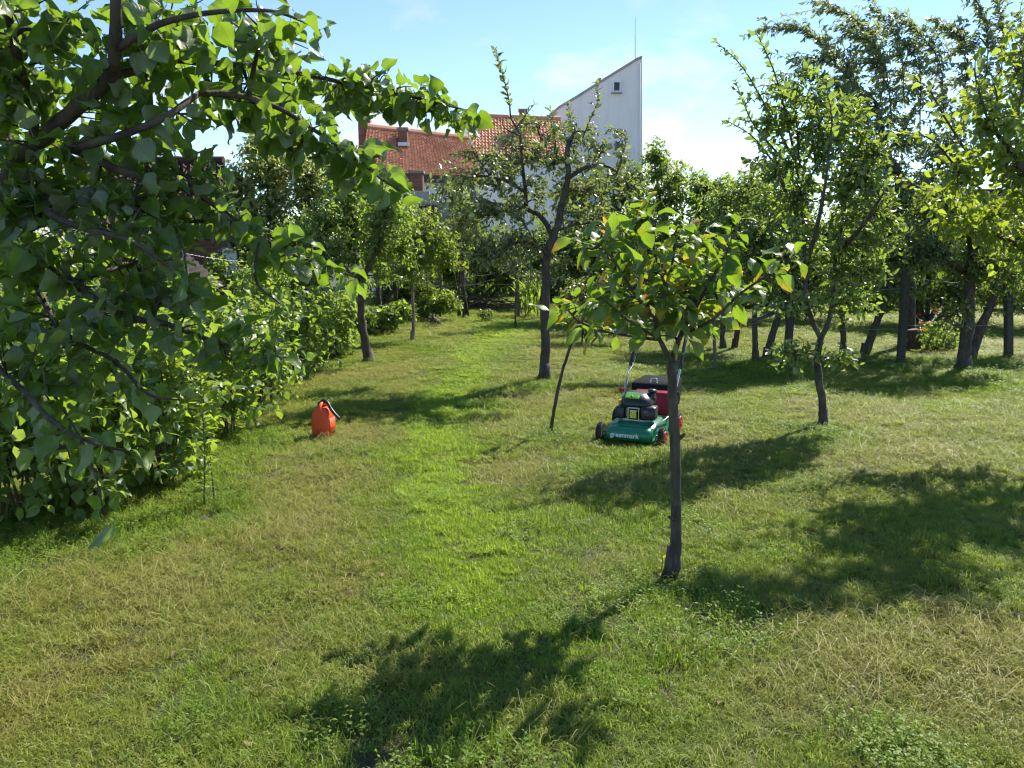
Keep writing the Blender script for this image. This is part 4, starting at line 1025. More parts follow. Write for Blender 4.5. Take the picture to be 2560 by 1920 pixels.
# --- apple tree in the centre
g = G(1363, 950); Y = g.y
at_ = Plant('apple_tree', 'old apple tree with straight trunk, crooked limbs and pale green apples', 'tree', g)
at_.limb([tuple(g - Vector((0.03, 0, 0.06)))] + PX([(1362, 930), (1364, 860), (1362, 780), (1366, 700), (1366, 650), (1380, 600), (1396, 560), (1403, 517)], Y), 0.062, 0.040, 12, 0.07)
at_.trunk.tube([g - Vector((0.02, 0, 0.05)), g + Vector((-0.004, 0, 0.07)), g + Vector((0, 0, 0.2))], [0.10, 0.074, 0.060], 12, True, 0.10)
LM = [([(1385, 590), (1350, 540, 0.1), (1318, 520, 0.1), (1314, 480, 0.1), (1306, 412, 0.05), (1300, 339, 0), (1277, 296, 0)], 0.034, 0.012),
      ([(1277, 296), (1272, 250), (1258, 190), (1246, 150), (1236, 124)], 0.010, 0.002),
      ([(1403, 517), (1421, 441, -0.1), (1418, 376, -0.1), (1436, 332, 0), (1462, 326, 0.1)], 0.040, 0.012),
      ([(1421, 445, -0.1), (1465, 419, -0.2), (1512, 414, -0.2), (1555, 441, -0.25), (1575, 470, -0.3)], 0.026, 0.006),
      ([(1392, 575), (1443, 558, 0.3), (1501, 558, 0.5), (1560, 570, 0.6)], 0.030, 0.008),
      ([(1372, 640), (1340, 612, -0.2), (1300, 605, -0.4), (1262, 618, -0.5), (1220, 640, -0.5)], 0.028, 0.006),
      ([(1345, 615, -0.2), (1310, 560, -0.3), (1285, 520, -0.4)], 0.014, 0.005),
      ([(1314, 480, 0.1), (1270, 455, -0.3), (1215, 440, -0.5), (1160, 445, -0.5)], 0.022, 0.006),
      ([(1306, 412, 0.05), (1340, 380, 0.5), (1360, 330, 0.7)], 0.018, 0.006),
      ([(1318, 520, 0.1), (1250, 510, 0.5), (1180, 500, 0.7), (1110, 490, 0.8)], 0.020, 0.006),
      ([(1300, 339), (1262, 320, -0.3), (1255, 296, -0.4)], 0.012, 0.004)]
for pts, r0, r1 in LM: at_.limb(PX(pts, Y), r0, r1, 8, 0.08)
la = dict(size=0.075, sp=0.026, droop=0.25, spread=0.8, upn=0.9, jit=0.9, fwd=0.6, t0=0.25)
at_.leaves_on(smooth_path(PX(LM[1][0], Y), 5), 0.095, 0.014, 0.15, 0.1, 0.6, 0.8, 0.8, 0.9)
for pts in ([(1455, 350), (1475, 300), (1495, 250), (1490, 205)], [(1392, 400), (1385, 320), (1375, 270)], [(1540, 440, -0.2), (1560, 380, -0.2), (1566, 330, -0.2)], [(1440, 332), (1425, 290), (1420, 262)], [(1290, 320), (1320, 280), (1335, 262)], [(1225, 440, -0.5), (1185, 380, -0.4), (1170, 335, -0.4)]):
    at_.limb(PX(pts, Y), 0.009, 0.002, 5, main=False, leafy=dict(la, size=0.09, sp=0.02, t0=0.1, fwd=0.9))
for (px, py, dy, rx, ry, n) in ((1300, 400, 0.1, 110, 70, 60), (1200, 430, -0.4, 110, 70, 62), (1130, 480, 0.5, 70, 60, 36), (1420, 360, 0.1, 90, 80, 56), (1510, 380, -0.2, 80, 70, 42), (1560, 450, -0.3, 50, 60, 22), (1460, 480, 0.2, 100, 70, 52),
                                (1340, 500, 0.3, 100, 70, 52), (1240, 540, -0.3, 110, 70, 58), (1240, 630, -0.5, 90, 60, 44), (1500, 560, 0.5, 90, 60, 38), (1300, 620, -0.4, 70, 60, 28), (1350, 320, 0.5, 90, 50, 36), (1180, 550, 0.4, 90, 80, 40), (1400, 660, 0.2, 50, 40, 12)):
    c, rd = lobe_px(px, py, Y + dy, rx, ry); at_.lobe(c, rd, n, la, 0.005, 0.08, seg=3)
at_.finish('oval', M['apple'], M['bark'])
M['apple_fruit'] = plain_mat('pale green apple', (0.34, 0.38, 0.13), 0.38, 0, 0.5, 0.2, 9)
def fruit(name, parent, spots, size, mat):
    mb = MB(); rings = []
    for z, r_ in ((-0.46, 0.10), (-0.42, 0.28), (-0.25, 0.45), (0.0, 0.52), (0.25, 0.46), (0.40, 0.28), (0.40, 0.12), (0.30, 0.03)):
        rings.append([(r_ * math.cos(a), r_ * math.sin(a), z) for a in np.arange(12) * math.pi / 6])
    mb.loft(rings)
    mb.tube([(0, 0, 0.28), (0.03, 0, 0.75)], 0.035, 5)
    first = None
    for q in spots:
        if first is None:
            first = mb.build(name, mat, parent, True, True); o = first
        else:
            o = first.copy(); COL.objects.link(o)
        o.location = q - woff(parent); s = size * R.uniform(0.85, 1.15); o.scale = (s, s, s); o.rotation_euler = (R.uniform(-.4, .4), R.uniform(-.4, .4), R.uniform(0, 6))
fruit('apple', at_.root, [P(x, y, Y + d) for x, y, d in ((1388, 318, -0.45), (1404, 342, -0.4), (1446, 338, -0.5), (1430, 312, -0.45), (1524, 366, -0.55), (1540, 340, -0.5), (1561, 396, -0.6), (1548, 384, -0.6), (1372, 402, -0.5), (1422, 402, -0.6),
      (1552, 448, -0.6), (1132, 482, -0.3), (1500, 418, -0.55), (1465, 450, -0.55), (1262, 470, -0.8), (1300, 560, -0.8), (1242, 590, -0.9), (1480, 350, -0.4), (1395, 470, -0.6), (1215, 470, -0.9), (1180, 540, -0.5), (1330, 450, -0.6))], 0.062, M['apple_fruit'])

def simple_tree(name, label, cat, trunk, r0, r1, limbs, lobes, tn, mat, leaf, bark='bark', group=None, n_ind=0, tr=0.005, shoots=(), Y=None, swing=None, lr=0.5):
    g = G(*trunk[0]) if Y is None else Vector((P(trunk[0][0], trunk[0][1], Y).x, Y, 0))
    t = Plant(name, label, cat, g, group)
    t.limb([(g.x, g.y, -0.05)] + [P(x[0], x[1], g.y + (x[2] if len(x) > 2 else 0)) for x in trunk[1:]], r0, r1, 10, 0.06)
    t.trunk.tube([g - Vector((0, 0, 0.05)), g + Vector((0, 0, 0.05)), g + Vector((0, 0, 0.16))], [r0 * 1.7, r0 * 1.25, r0 * 0.95], 10, True, 0.10)
    for l in limbs: t.limb(PX(l, g.y), r1 * 0.85, r1 * 0.3, 7)
    for l in shoots:
        pp = t.limb(PX(l, g.y), 0.010, 0.003, 5, main=False, leafy=dict(leaf, t0=0.12, fwd=0.9, sp=leaf['sp'] * 0.7))
        if swing is not None:                      # side twigs thicken the swept shoots
            for k in range(3, len(pp) - 2, 1):
                d = (pp[k + 1] - pp[k - 1]); d /= np.linalg.norm(d)
                for q in range(1 + k % 2):
                    e = pp[k] + d * R.uniform(0.05, 0.45) + np.array((R.uniform(-.20, .06), R.uniform(-.2, .2), R.uniform(-.20, .16)))
                    tw = np.array([pp[k], (pp[k] + e) / 2 + np.array((0, 0, 0.03)), e]); t.twig.tube(tw, [0.004, 0.003, 0.002], 3, False)
                    t.leaves_on(tw, **dict(leaf, t0=0.1, fwd=0.8))
    for (px, py, dy, rx, ry, n) in lobes:
        c, rd = lobe_px(px, py, g.y + dy, rx, ry); t.lobe(c, rd, n, leaf, tr, 0.08, seg=3, swing=swing)
    t.finish(tn, M[mat], M[bark], n_ind)
    return t
DENS = 2.2
# --- young pear at the right, depth about 7 m
lp = dict(size=0.075, sp=0.032, droop=0.25, spread=0.8, upn=0.4, jit=0.95, fwd=0.7, t0=0.2)
simple_tree('pear_tree', 'young fruit tree with bent forked trunk and long upright shoots right of the cherry sapling', 'tree', [(2057, 1062), (2056, 1010), (2048, 950), (2044, 890), (2052, 848)], 0.036, 0.028,
    [[(2052, 848), (2030, 800), (2016, 740), (2014, 660, 0.05), (2006, 560, 0.1), (2000, 470, 0.1), (1985, 380, 0.1)], [(2052, 848), (2072, 800, 0.05), (2082, 740, 0.1), (2090, 640, 0.15), (2110, 540, 0.2), (2120, 440, 0.2)],
     [(2014, 660, 0.05), (2040, 580, -0.3), (2060, 480, -0.4), (2070, 400, -0.4)], [(2016, 740), (1960, 770, -0.3), (1900, 796, -0.5), (1850, 806, -0.6)], [(2006, 560, 0.1), (1960, 470, 0.3), (1930, 380, 0.4)], [(2090, 640, 0.15), (2160, 560, -0.2), (2210, 480, -0.3)]],
    [(1960, 420, 0.1, 110, 110, 40), (2060, 430, 0, 110, 110, 44), (2140, 470, 0.1, 90, 100, 34), (2000, 580, 0.1, 110, 90, 36), (2110, 620, 0.1, 110, 90, 36), (1960, 330, 0.2, 70, 80, 18), (2070, 320, -0.1, 80, 80, 20), (2200, 540, -0.1, 80, 80, 22),
     (1930, 260, 0.2, 70, 80, 24), (2010, 250, 0.0, 70, 80, 24), (2100, 280, 0.1, 80, 80, 26), (2170, 380, 0.1, 80, 80, 24), (2120, 760, 0.0, 110, 50, 20), (1950, 760, -0.3, 90, 40, 16), (1990, 890, -0.3, 80, 50, 14), (2100, 900, -0.2, 60, 40, 8), (2150, 680, 0, 80, 60, 20)], 'pear', 'pear', lp, n_ind=200, tr=0.004,
    shoots=[[(1985, 400, 0.1), (1900, 240, 0.2), (1850, 160, 0.2), (1790, 104, 0.2)], [(1985, 380, 0.1), (1945, 210, 0.1), (1915, 130, 0.1), (1890, 82, 0.1)], [(1960, 400, 0.3), (1890, 320, 0.3), (1860, 260, 0.3), (1838, 200, 0.3)],
            [(2000, 420, 0.1), (1990, 280, 0), (1996, 190, 0)], [(2070, 400, -0.4), (2080, 300, -0.4), (2064, 205, -0.4)], [(2120, 440, 0.2), (2160, 330, 0.2), (2158, 290, 0.2)], [(1930, 400, 0.4), (1880, 340, 0.4), (1815, 300, 0.4)], [(2040, 420, 0), (2030, 300, 0), (2050, 210, 0)]])
DENS = 1.6
# --- tall tree with wind-swept shoots behind it
lw = dict(size=0.10, sp=0.030, droop=0.35, spread=0.7, upn=0.8, jit=0.8, fwd=0.8, t0=0.1)
simple_tree('windswept_tree', 'tall grey green tree with long shoots swept over to the left against the sky', 'tree', [(2275, 870), (2270, 700), (2262, 560), (2244, 431), (2217, 389), (2201, 303)], 0.10, 0.05,
    [[(2201, 303), (2190, 260), (2170, 230)], [(2217, 389), (2260, 320, 0.3), (2290, 260, 0.4)], [(2244, 431), (2180, 400, -0.5), (2120, 380, -0.7)], [(2262, 560), (2340, 430, 0.4), (2400, 320, 0.6)]],
    [(2170, 260, 0, 90, 70, 44), (2240, 250, 0.2, 80, 80, 44), (2130, 330, -0.4, 90, 70, 44), (2230, 360, 0, 90, 70, 40), (2320, 300, 0.3, 80, 90, 44), (2170, 430, -0.4, 80, 60, 34), (2420, 260, 0.6, 90, 100, 50), (2350, 420, 0.3, 100, 80, 50), (2500, 300, 0.8, 90, 110, 44),
     (2260, 480, 0, 110, 70, 44), (2060, 150, -0.1, 70, 45, 20), (2120, 120, 0, 70, 60, 26), (2180, 130, 0, 60, 70, 28), (2240, 110, 0.2, 60, 80, 26), (2300, 130, 0.3, 60, 80, 26), (2370, 130, 0.5, 60, 80, 26), (2440, 110, 0.6, 70, 100, 34), (2520, 100, 0.8, 70, 110, 34), (2080, 240, -0.4, 80, 50, 24)], 'far', 'willow', lw, tr=0.006, swing=(-0.15, 0, 0.05),
    shoots=[[(2170, 235), (2147, 218), (2108, 183), (2069, 128), (2030, 90), (1988, 74), (1905, 66)], [(2195, 280), (2209, 202), (2194, 148), (2167, 90), (2139, 50), (2089, 23), (2034, 2)], [(2260, 250, 0.3), (2252, 117, 0.2), (2221, 62, 0.2), (2178, 16, 0.2)],
            [(2180, 260), (2150, 235, -0.3), (2100, 215, -0.4), (2040, 190, -0.5), (1985, 160, -0.5)], [(2400, 320, 0.6), (2419, 128, 0.5), (2380, 78, 0.5), (2330, 44, 0.5)], [(2360, 300, 0.4), (2350, 160, 0.4), (2300, 85, 0.4), (2285, 70, 0.4)],
            [(2450, 300, 0.6), (2470, 120, 0.6), (2450, 20, 0.6), (2420, -30, 0.6)], [(2480, 300, 0.8), (2510, 120, 0.8), (2500, 30, 0.8), (2480, -40, 0.8)], [(2520, 300, 0.8), (2560, 140, 0.8), (2550, 30, 0.8)], [(2300, 300, 0.3), (2300, 180, 0.2), (2270, 110, 0.2)],
            [(2230, 300), (2215, 180, -0.2), (2180, 110, -0.3), (2120, 80, -0.3)], [(2150, 300, -0.4), (2090, 260, -0.5), (2030, 250, -0.5), (1990, 235, -0.5)]])
DENS = 1.3
# --- near tree leaning in from the right edge
ln = dict(size=0.068, sp=0.034, droop=0.4, spread=0.85, upn=0.45, jit=0.95, fwd=0.6, t0=0.2)
simple_tree('plum_tree', 'bright yellow green tree leaning in from the right edge with rounded leaves', 'tree', [(2760, 1120), (2740, 900), (2720, 760), (2690, 620)], 0.075, 0.045,
    [[(2690, 620), (2620, 500, -0.2), (2540, 400, -0.2), (2470, 300, -0.2)], [(2690, 620), (2700, 450, 0.2), (2690, 300, 0.3), (2660, 150, 0.3), (2640, -40, 0.3), (2560, -150, 0.3), (2440, -190, 0.3)], [(2720, 760), (2620, 660, 0.2), (2520, 600, 0.4), (2420, 560, 0.4)], [(2690, 620), (2600, 380, 0.4), (2560, 220, 0.5)], [(2720, 760), (2800, 560, 0), (2860, 400, 0)]],
    [(2500, 330, -0.2, 90, 90, 44), (2420, 430, 0, 90, 90, 44), (2560, 430, 0, 90, 90, 44), (2480, 540, 0.3, 100, 80, 48), (2600, 260, 0.2, 90, 90, 40), (2700, 250, 0.2, 110, 130, 50), (2650, 500, 0.2, 110, 110, 50), (2560, 640, 0.3, 90, 60, 30), (2380, 540, 0.4, 70, 60, 22), (2820, 450, 0, 120, 130, 50),
     (2440, 250, -0.1, 50, 60, 14), (2540, 180, 0.2, 60, 70, 18), (2640, 60, 0.2, 120, 110, 30), (2720, -120, 0.2, 150, 120, 60), (2600, -160, 0.2, 110, 100, 36), (2440, -140, 0.2, 120, 70, 34), (2520, -260, 0.4, 120, 80, 34), (2820, 150, 0.2, 130, 150, 50)], 'round', 'bright', ln, n_ind=200, tr=0.004,
    shoots=[[(2470, 300, -0.2), (2440, 200, -0.2), (2438, 140, -0.2)], [(2430, 400), (2360, 290), (2320, 220), (2285, 200)], [(2400, 430), (2330, 350), (2260, 330)], [(2540, 300), (2560, 200), (2555, 130)], [(2500, 300), (2490, 230), (2480, 200)], [(2380, 520, 0.4), (2300, 470, 0.4), (2240, 440, 0.4)]])
DENS = 2.2
# --- thick dark trunk at the right, leaning neighbours, trunks of the row
lr_ = dict(size=0.075, sp=0.030, droop=0.5, spread=0.85, upn=0.35, jit=0.95, fwd=0.6, t0=0.2)
simple_tree('thick_trunk_tree', 'tree with the thickest dark trunk right of the red flowers', 'tree', [(2409, 922), (2415, 860), (2422, 760), (2426, 680), (2430, 620)], 0.080, 0.064,
    [[(2430, 620), (2420, 560, -0.2), (2390, 500, -0.3), (2350, 460, -0.3)], [(2430, 620), (2460, 560, 0.2), (2500, 500, 0.3)], [(2426, 680), (2350, 650, -0.4), (2270, 640, -0.6), (2180, 690, -0.7)]],
    [(2390, 540, -0.3, 110, 70, 60), (2480, 570, 0.1, 100, 70, 54), (2300, 620, -0.5, 110, 60, 54), (2440, 660, -0.2, 110, 50, 46), (2230, 650, -0.6, 80, 50, 30), (2520, 680, 0, 80, 60, 34), (2380, 790, -0.3, 60, 60, 16), (2330, 540, 0, 90, 80, 44)], 'oval', 'dark', lr_, n_ind=0)
simple_tree('leaning_tree', 'leaning tree close behind the thickest trunk at the right', 'tree', [(2426, 892), (2452, 820), (2478, 760), (2500, 690)], 0.066, 0.05, [[(2500, 690), (2540, 620, 0.2), (2590, 560, 0.2)]],
    [(2540, 620, 0.2, 100, 80, 46), (2600, 560, 0.3, 110, 90, 46), (2500, 730, 0.1, 90, 60, 32), (2570, 740, 0.3, 80, 60, 26)], 'oval', 'dark', lr_)
gr = 'fruit trees of the row on the right'
row = [((1807, 872), (1806, 830), (1808, 770), (1800, 700), 13, 'bark', 'stubby knotted dark trunk, leftmost of the tree row right of the cherry', (1780, 590)),
       ((1836, 872), (1848, 800), (1862, 730), (1872, 660), 13, 'bark_red', 'reddish brown leaning trunk second in the tree row', (1850, 560)),
       ((1888, 905), (1888, 850), (1886, 790), (1890, 700), 14, 'bark', 'straight dark trunk third in the tree row, before the leaning one', (1890, 600)),
       ((1917, 893), (1930, 840), (1946, 790), (1964, 700), 18, 'bark', 'stout leaning trunk just left of the concrete post', (1960, 600)),
       ((2107, 880), (2108, 840), (2104, 770), (2110, 690), 15, 'bark', 'upright dark trunk right of the bent pear trunk', (2110, 600)),
       ((2163, 884), (2180, 838), (2202, 780), (2226, 690), 20, 'bark', 'strongly leaning trunk left of the flower bush post', (2240, 600))]
for i, (a, b, c, d, w, bk, lab, cc) in enumerate(row):
    gg = G(*a); k = w * gg.y / FPX / 2
    simple_tree('row_tree', lab, 'tree', [a, b, c, d], k * 1.1, k * 0.75, [[d, ((d[0] + cc[0]) / 2 - 10, (d[1] + cc[1]) / 2), cc], [d, (d[0] + 50, d[1] - 70, 0.3), (d[0] + 90, d[1] - 130, 0.4)]],
        [(cc[0], cc[1], 0, 95, 70, 46), (cc[0] - 60, cc[1] + 60, 0.3, 80, 55, 34), (cc[0] + 60, cc[1] + 50, 0.2, 80, 60, 34), (cc[0] + 20, cc[1] - 90, 0.3, 80, 60, 30), (cc[0] + 10, cc[1] + 130, -0.2, 90, 30, 16)], 'oval', ('bush', 'pear', 'dark')[i % 3], lr_, bk, gr)

DENS = 1.9
# --- left middle: fruit tree, slender sapling, bushy trees behind
lb = dict(size=0.085, sp=0.030, droop=0.5, spread=0.85, upn=0.35, jit=0.95, fwd=0.6, t0=0.15)
simple_tree('fruit_tree', 'bushy green tree with thin dark leaning trunk at the left edge of the lawn', 'tree', [(922, 906), (914, 860), (904, 800), (903, 740), (905, 700)], 0.062, 0.045,
    [[(905, 700), (885, 640), (880, 560, 0.1), (890, 480, 0.2)], [(905, 700), (935, 640, -0.2), (960, 570, -0.3), (970, 520, -0.3)], [(905, 700), (850, 660, -0.4), (800, 620, -0.5)]],
    [(890, 510, 0.1, 100, 80, 66), (970, 540, -0.2, 80, 80, 50), (820, 570, -0.3, 90, 80, 56), (900, 620, 0, 110, 60, 60), (1000, 620, 0.1, 60, 60, 26), (800, 660, -0.4, 80, 60, 36), (860, 440, 0.2, 70, 50, 26), (950, 690, 0, 70, 40, 18), (740, 610, -0.2, 70, 80, 34)], 'oval', 'bush', lb)
simple_tree('slender_sapling', 'slender pale stemmed sapling with small crown left of the apple tree', 'tree', [(1031, 850), (1034, 800), (1032, 750), (1030, 700), (1028, 640)], 0.030, 0.020, [[(1028, 640), (1050, 600), (1070, 560)]],
    [(1030, 620, 0, 80, 60, 40), (1090, 610, 0.1, 70, 60, 36), (1000, 680, 0, 60, 40, 18), (1120, 660, 0.2, 60, 40, 20), (1060, 560, 0.2, 60, 50, 22)], 'oval', 'bright', dict(lb, size=0.095), 'bark_pale')
simple_tree('slender_sapling', 'very thin young stem with airy pale leaves in front of the apple trunk', 'tree', [(1289, 822), (1288, 780), (1290, 720), (1288, 660)], 0.018, 0.010, [],
    [(1285, 650, 0, 60, 40, 20), (1330, 690, 0.1, 50, 40, 16), (1250, 620, 0, 50, 40, 14)], 'narrow', 'apple', dict(lb, size=0.09))
def bush(name, label, px, pyb, Y, lobes, tn, mat, leaf, group=None, stems=5, cat='bush', bark='bark', n_ind=0, sr=0.02, tr=0.005):
    g = G(px, pyb) if Y is None else Vector((P(px, pyb, Y).x, Y, 0.0))
    b = Plant(name, label, cat, g, group)
    tops = [P(l[0], l[1], g.y + l[2]) for l in lobes]
    for i in range(max(stems, len(tops))):
        t = tops[i % len(tops)]
        o = Vector((g.x + R.uniform(-1, 1) * sr * 6, g.y + R.uniform(-1, 1) * sr * 6, -0.03))
        e = t + Vector((R.uniform(-.1, .1), R.uniform(-.1, .1), 0))
        m_ = o.lerp(e, 0.5) + Vector((R.uniform(-.08, .08), R.uniform(-.08, .08), 0.08))
        b.limb([tuple(o), tuple(m_), tuple(e)], sr, sr * 0.35, 6, 0.05)
    for (x, y, dy, rx, ry, n) in lobes:
        c, rd = lobe_px(x, y, g.y + dy, rx, ry); b.lobe(c, rd, n, leaf, tr, 0.08, seg=3)
    b.finish(tn, M[mat], M[bark], n_ind)
    return b
DENS = 2.4
lfar = dict(size=0.11, sp=0.040, droop=0.5, spread=0.85, upn=0.35, jit=0.85, fwd=0.6, t0=0.1)
gb = 'trees and bushes closing the garden'
bush('tall_bush', 'tall olive green bush left of the red roofed house', 700, 800, 15.5, [(690, 420, 0, 120, 60, 110), (620, 480, 0, 100, 80, 120), (780, 450, 0.3, 120, 70, 130), (700, 540, 0, 140, 80, 150), (870, 460, 0.3, 90, 60, 90), (620, 600, 0, 100, 80, 110), (800, 600, 0, 120, 80, 120), (640, 370, 0, 45, 45, 30), (940, 520, 0, 90, 70, 80), (700, 680, 0, 140, 60, 90)], 'far', 'olive', lfar, gb, sr=0.05, cat='tree')
bush('tall_bush', 'dense green bush behind the leaning left fruit tree', 960, 800, 16.5, [(940, 480, 0, 80, 60, 50), (1000, 540, 0, 90, 70, 60), (920, 600, 0, 100, 80, 60), (1020, 650, 0, 90, 60, 44)], 'far', 'bush', lfar, gb, sr=0.05, cat='tree')
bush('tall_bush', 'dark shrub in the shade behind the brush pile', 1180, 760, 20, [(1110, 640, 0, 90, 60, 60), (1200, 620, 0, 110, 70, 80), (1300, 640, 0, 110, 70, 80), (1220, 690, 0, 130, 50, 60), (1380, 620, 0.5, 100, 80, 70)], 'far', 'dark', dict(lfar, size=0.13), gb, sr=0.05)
bush('tall_bush', 'light green leafy shrub below the grey slab wall', 1160, 760, 17.5, [(1150, 520, 0, 34, 50, 30), (1165, 580, 0, 45, 50, 34), (1130, 620, 0, 50, 40, 26)], 'far', 'bright', dict(lfar, size=0.14), gb, sr=0.03)
bush('tall_bush', 'dark leafy tree behind the apple tree at its right', 1520, 800, 17, [(1480, 560, 0, 110, 80, 80), (1580, 540, 0, 110, 90, 90), (1500, 660, 0, 120, 70, 70), (1420, 640, 0, 80, 70, 50), (1600, 650, 0, 100, 70, 60), (1560, 470, 0, 60, 50, 40), (1450, 490, 0, 70, 50, 40), (1590, 440, 0.3, 50, 45, 26), (1500, 450, 0.3, 50, 40, 20)], 'far', 'dark', lfar, gb, sr=0.05, cat='tree')
bush('tall_bush', 'mid green tree with feathery tips below the white clouds', 1690, 800, 16, [(1680, 470, 0, 80, 70, 70), (1640, 400, 0, 40, 60, 30), (1760, 480, 0, 90, 60, 70), (1700, 570, 0, 120, 80, 90), (1620, 560, 0, 80, 80, 50), (1780, 600, 0, 90, 80, 60), (1860, 500, 0.5, 90, 70, 60), (1700, 660, 0, 120, 60, 60)], 'far', 'bush', lfar, gb, sr=0.05, cat='tree')
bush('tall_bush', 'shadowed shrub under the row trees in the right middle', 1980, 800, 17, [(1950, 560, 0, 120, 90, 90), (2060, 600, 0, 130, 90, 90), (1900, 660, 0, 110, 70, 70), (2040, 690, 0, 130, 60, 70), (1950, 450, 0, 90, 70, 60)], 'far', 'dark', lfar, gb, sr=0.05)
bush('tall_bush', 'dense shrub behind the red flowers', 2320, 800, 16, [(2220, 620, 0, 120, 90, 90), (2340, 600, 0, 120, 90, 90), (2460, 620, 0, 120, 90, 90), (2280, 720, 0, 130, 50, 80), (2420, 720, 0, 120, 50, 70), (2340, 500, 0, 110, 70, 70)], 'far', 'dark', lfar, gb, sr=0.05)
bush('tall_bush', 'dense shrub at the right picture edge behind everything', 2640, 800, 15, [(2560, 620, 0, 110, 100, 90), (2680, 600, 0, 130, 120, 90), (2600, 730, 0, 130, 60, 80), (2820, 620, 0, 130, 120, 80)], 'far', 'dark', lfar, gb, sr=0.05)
bush('tall_bush', 'green tree behind the old brick outbuilding', 380, 700, 24, [(300, 470, 0, 120, 60, 70), (420, 440, 1, 80, 50, 50), (150, 500, 0, 140, 90, 80)], 'far', 'bush', dict(lfar, size=0.16), gb, sr=0.06, cat='tree')
bush('tall_bush', 'green bush filling the gap behind the hanging branches at the left edge', 60, 800, 12.5, [(40, 590, 0, 110, 70, 60), (150, 650, 0, 100, 60, 50), (-90, 560, 0, 120, 90, 60), (40, 700, 0, 130, 60, 50), (230, 600, 0.5, 60, 50, 20)], 'far', 'bush', lfar, gb, sr=0.04)
bush('small_leaf_shrub', 'pale small leaved shrub right of the apple trunk', 1460, 815, 12.8, [(1450, 740, 0, 60, 50, 50), (1510, 730, 0, 60, 60, 50), (1470, 800, 0, 70, 40, 40), (1560, 770, 0, 70, 50, 44)], 'far', 'apple', dict(lfar, size=0.065, sp=0.03), None, sr=0.015, tr=0.003)
hedge_where = ['left of the far stakes', 'behind the brush pile', 'behind the far stakes', 'straight behind the apple trunk', 'behind the whip', 'behind the cherry sapling crown', 'behind the reddish trunk', 'behind the concrete post by the cherry', 'behind the bent pear trunk', 'behind the strongly leaning trunk', 'behind the flower bush', 'behind the thickest trunk', 'at the right picture edge', 'beyond the right picture edge']
for i, w in enumerate(hedge_where):
    x = 1010 + i * 128
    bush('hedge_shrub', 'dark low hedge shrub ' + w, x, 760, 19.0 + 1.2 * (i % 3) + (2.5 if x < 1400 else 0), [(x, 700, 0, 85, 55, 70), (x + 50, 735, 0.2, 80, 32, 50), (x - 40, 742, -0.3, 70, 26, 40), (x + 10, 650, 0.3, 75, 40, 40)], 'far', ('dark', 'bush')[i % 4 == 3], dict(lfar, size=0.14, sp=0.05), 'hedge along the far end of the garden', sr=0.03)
# --- low planting at the far end
bush('climbing_bush', 'bright green rounded bush behind the cat', 1080, 806, None, [(1060, 760, 0, 40, 30, 44), (1110, 755, 0, 50, 35, 56), (1030, 780, 0, 40, 25, 30)], 'farround', 'bright', dict(lfar, size=0.085), None, sr=0.015, tr=0.003)
bush('low_bush', 'small dark blue green bush on the lawn before the brush pile', 1215, 806, None, [(1215, 786, 0, 24, 16, 40)], 'far', 'dark', dict(lfar, size=0.06, sp=0.025), None, sr=0.008, tr=0.003)
bush('potato_row', 'broad leaved vegetable bush beside the leaning left trunk', 960, 836, None, [(960, 790, 0, 55, 30, 50), (900, 800, -0.3, 50, 35, 44), (1000, 775, 0.2, 45, 30, 36), (930, 825, 0, 50, 20, 26)], 'farround', 'bush', dict(lfar, size=0.10), None, sr=0.012, tr=0.003)
g = G(1330, 792)
cn = Plant('maize_clump', 'clump of broad upright blade leaves left of the apple trunk', 'plant', g)
for i in range(9):
    o = Vector((g.x + R.uniform(-.3, .3), g.y + R.uniform(-.2, .5), 0)); h = R.uniform(0.5, 0.8)
    cn.limb([tuple(o), tuple(o + Vector((R.uniform(-.03, .03), 0, h * 0.6))), tuple(o + Vector((R.uniform(-.05, .05), 0, h)))], 0.011, 0.005, 6, leafy=dict(size=0.42, sp=0.13, t0=0.05, droop=-0.3, spread=0.6, fwd=0.8, upn=0.6))
cn.finish('blade', M['bush'], M['stem'], 60)
# brush pile
g = G(1215, 778)
bp = empty('brush_pile', g, 'heap of dry brown cut branches at the far end of the lawn', 'brush pile')
for k in range(70):
    x = R.gauss(0, 0.55); L_ = R.uniform(0.5, 1.3); a = R.uniform(-0.5, 0.5) + (math.pi if R.random() < 0.5 else 0)
    z = max(0.02, 0.30 * math.exp(-x * x / 0.5) * R.uniform(0.1, 1.1))
    c = Vector((g.x + x, g.y + R.uniform(-.3, .5), z)); d = Vector((math.cos(a), math.sin(a) * 0.6, R.uniform(-.25, .3))) * L_ * 0.5
    p0, p1 = c - d, c + d; p0.z, p1.z = max(p0.z, 0.01), max(p1.z, 0.01)
    mb = MB(); pm = smooth_path([p0, c + Vector((0, 0, R.uniform(-.02, .10))), p1], 3); mb.tube(pm, np.linspace(R.uniform(.006, .013), 0.004, len(pm)), 5)
    mb.build('stick', M['bark_red'] if k % 3 else M['bark_pale'], bp, True)
for k, (x, y, d, x2, y2) in enumerate(((1106, 720, 15.6, 1170, 742), (1110, 716, 16.4, 1230, 700), (1180, 690, 17, 1260, 672))):
    mb = MB(); pm = smooth_path([P(x, y, d), P((x + x2) / 2, (y + y2) / 2 + 6, d), P(x2, y2, d)], 4); mb.tube(pm, 0.006, 5); o = mb.build('stick', M['bark_pale'], bp, True)
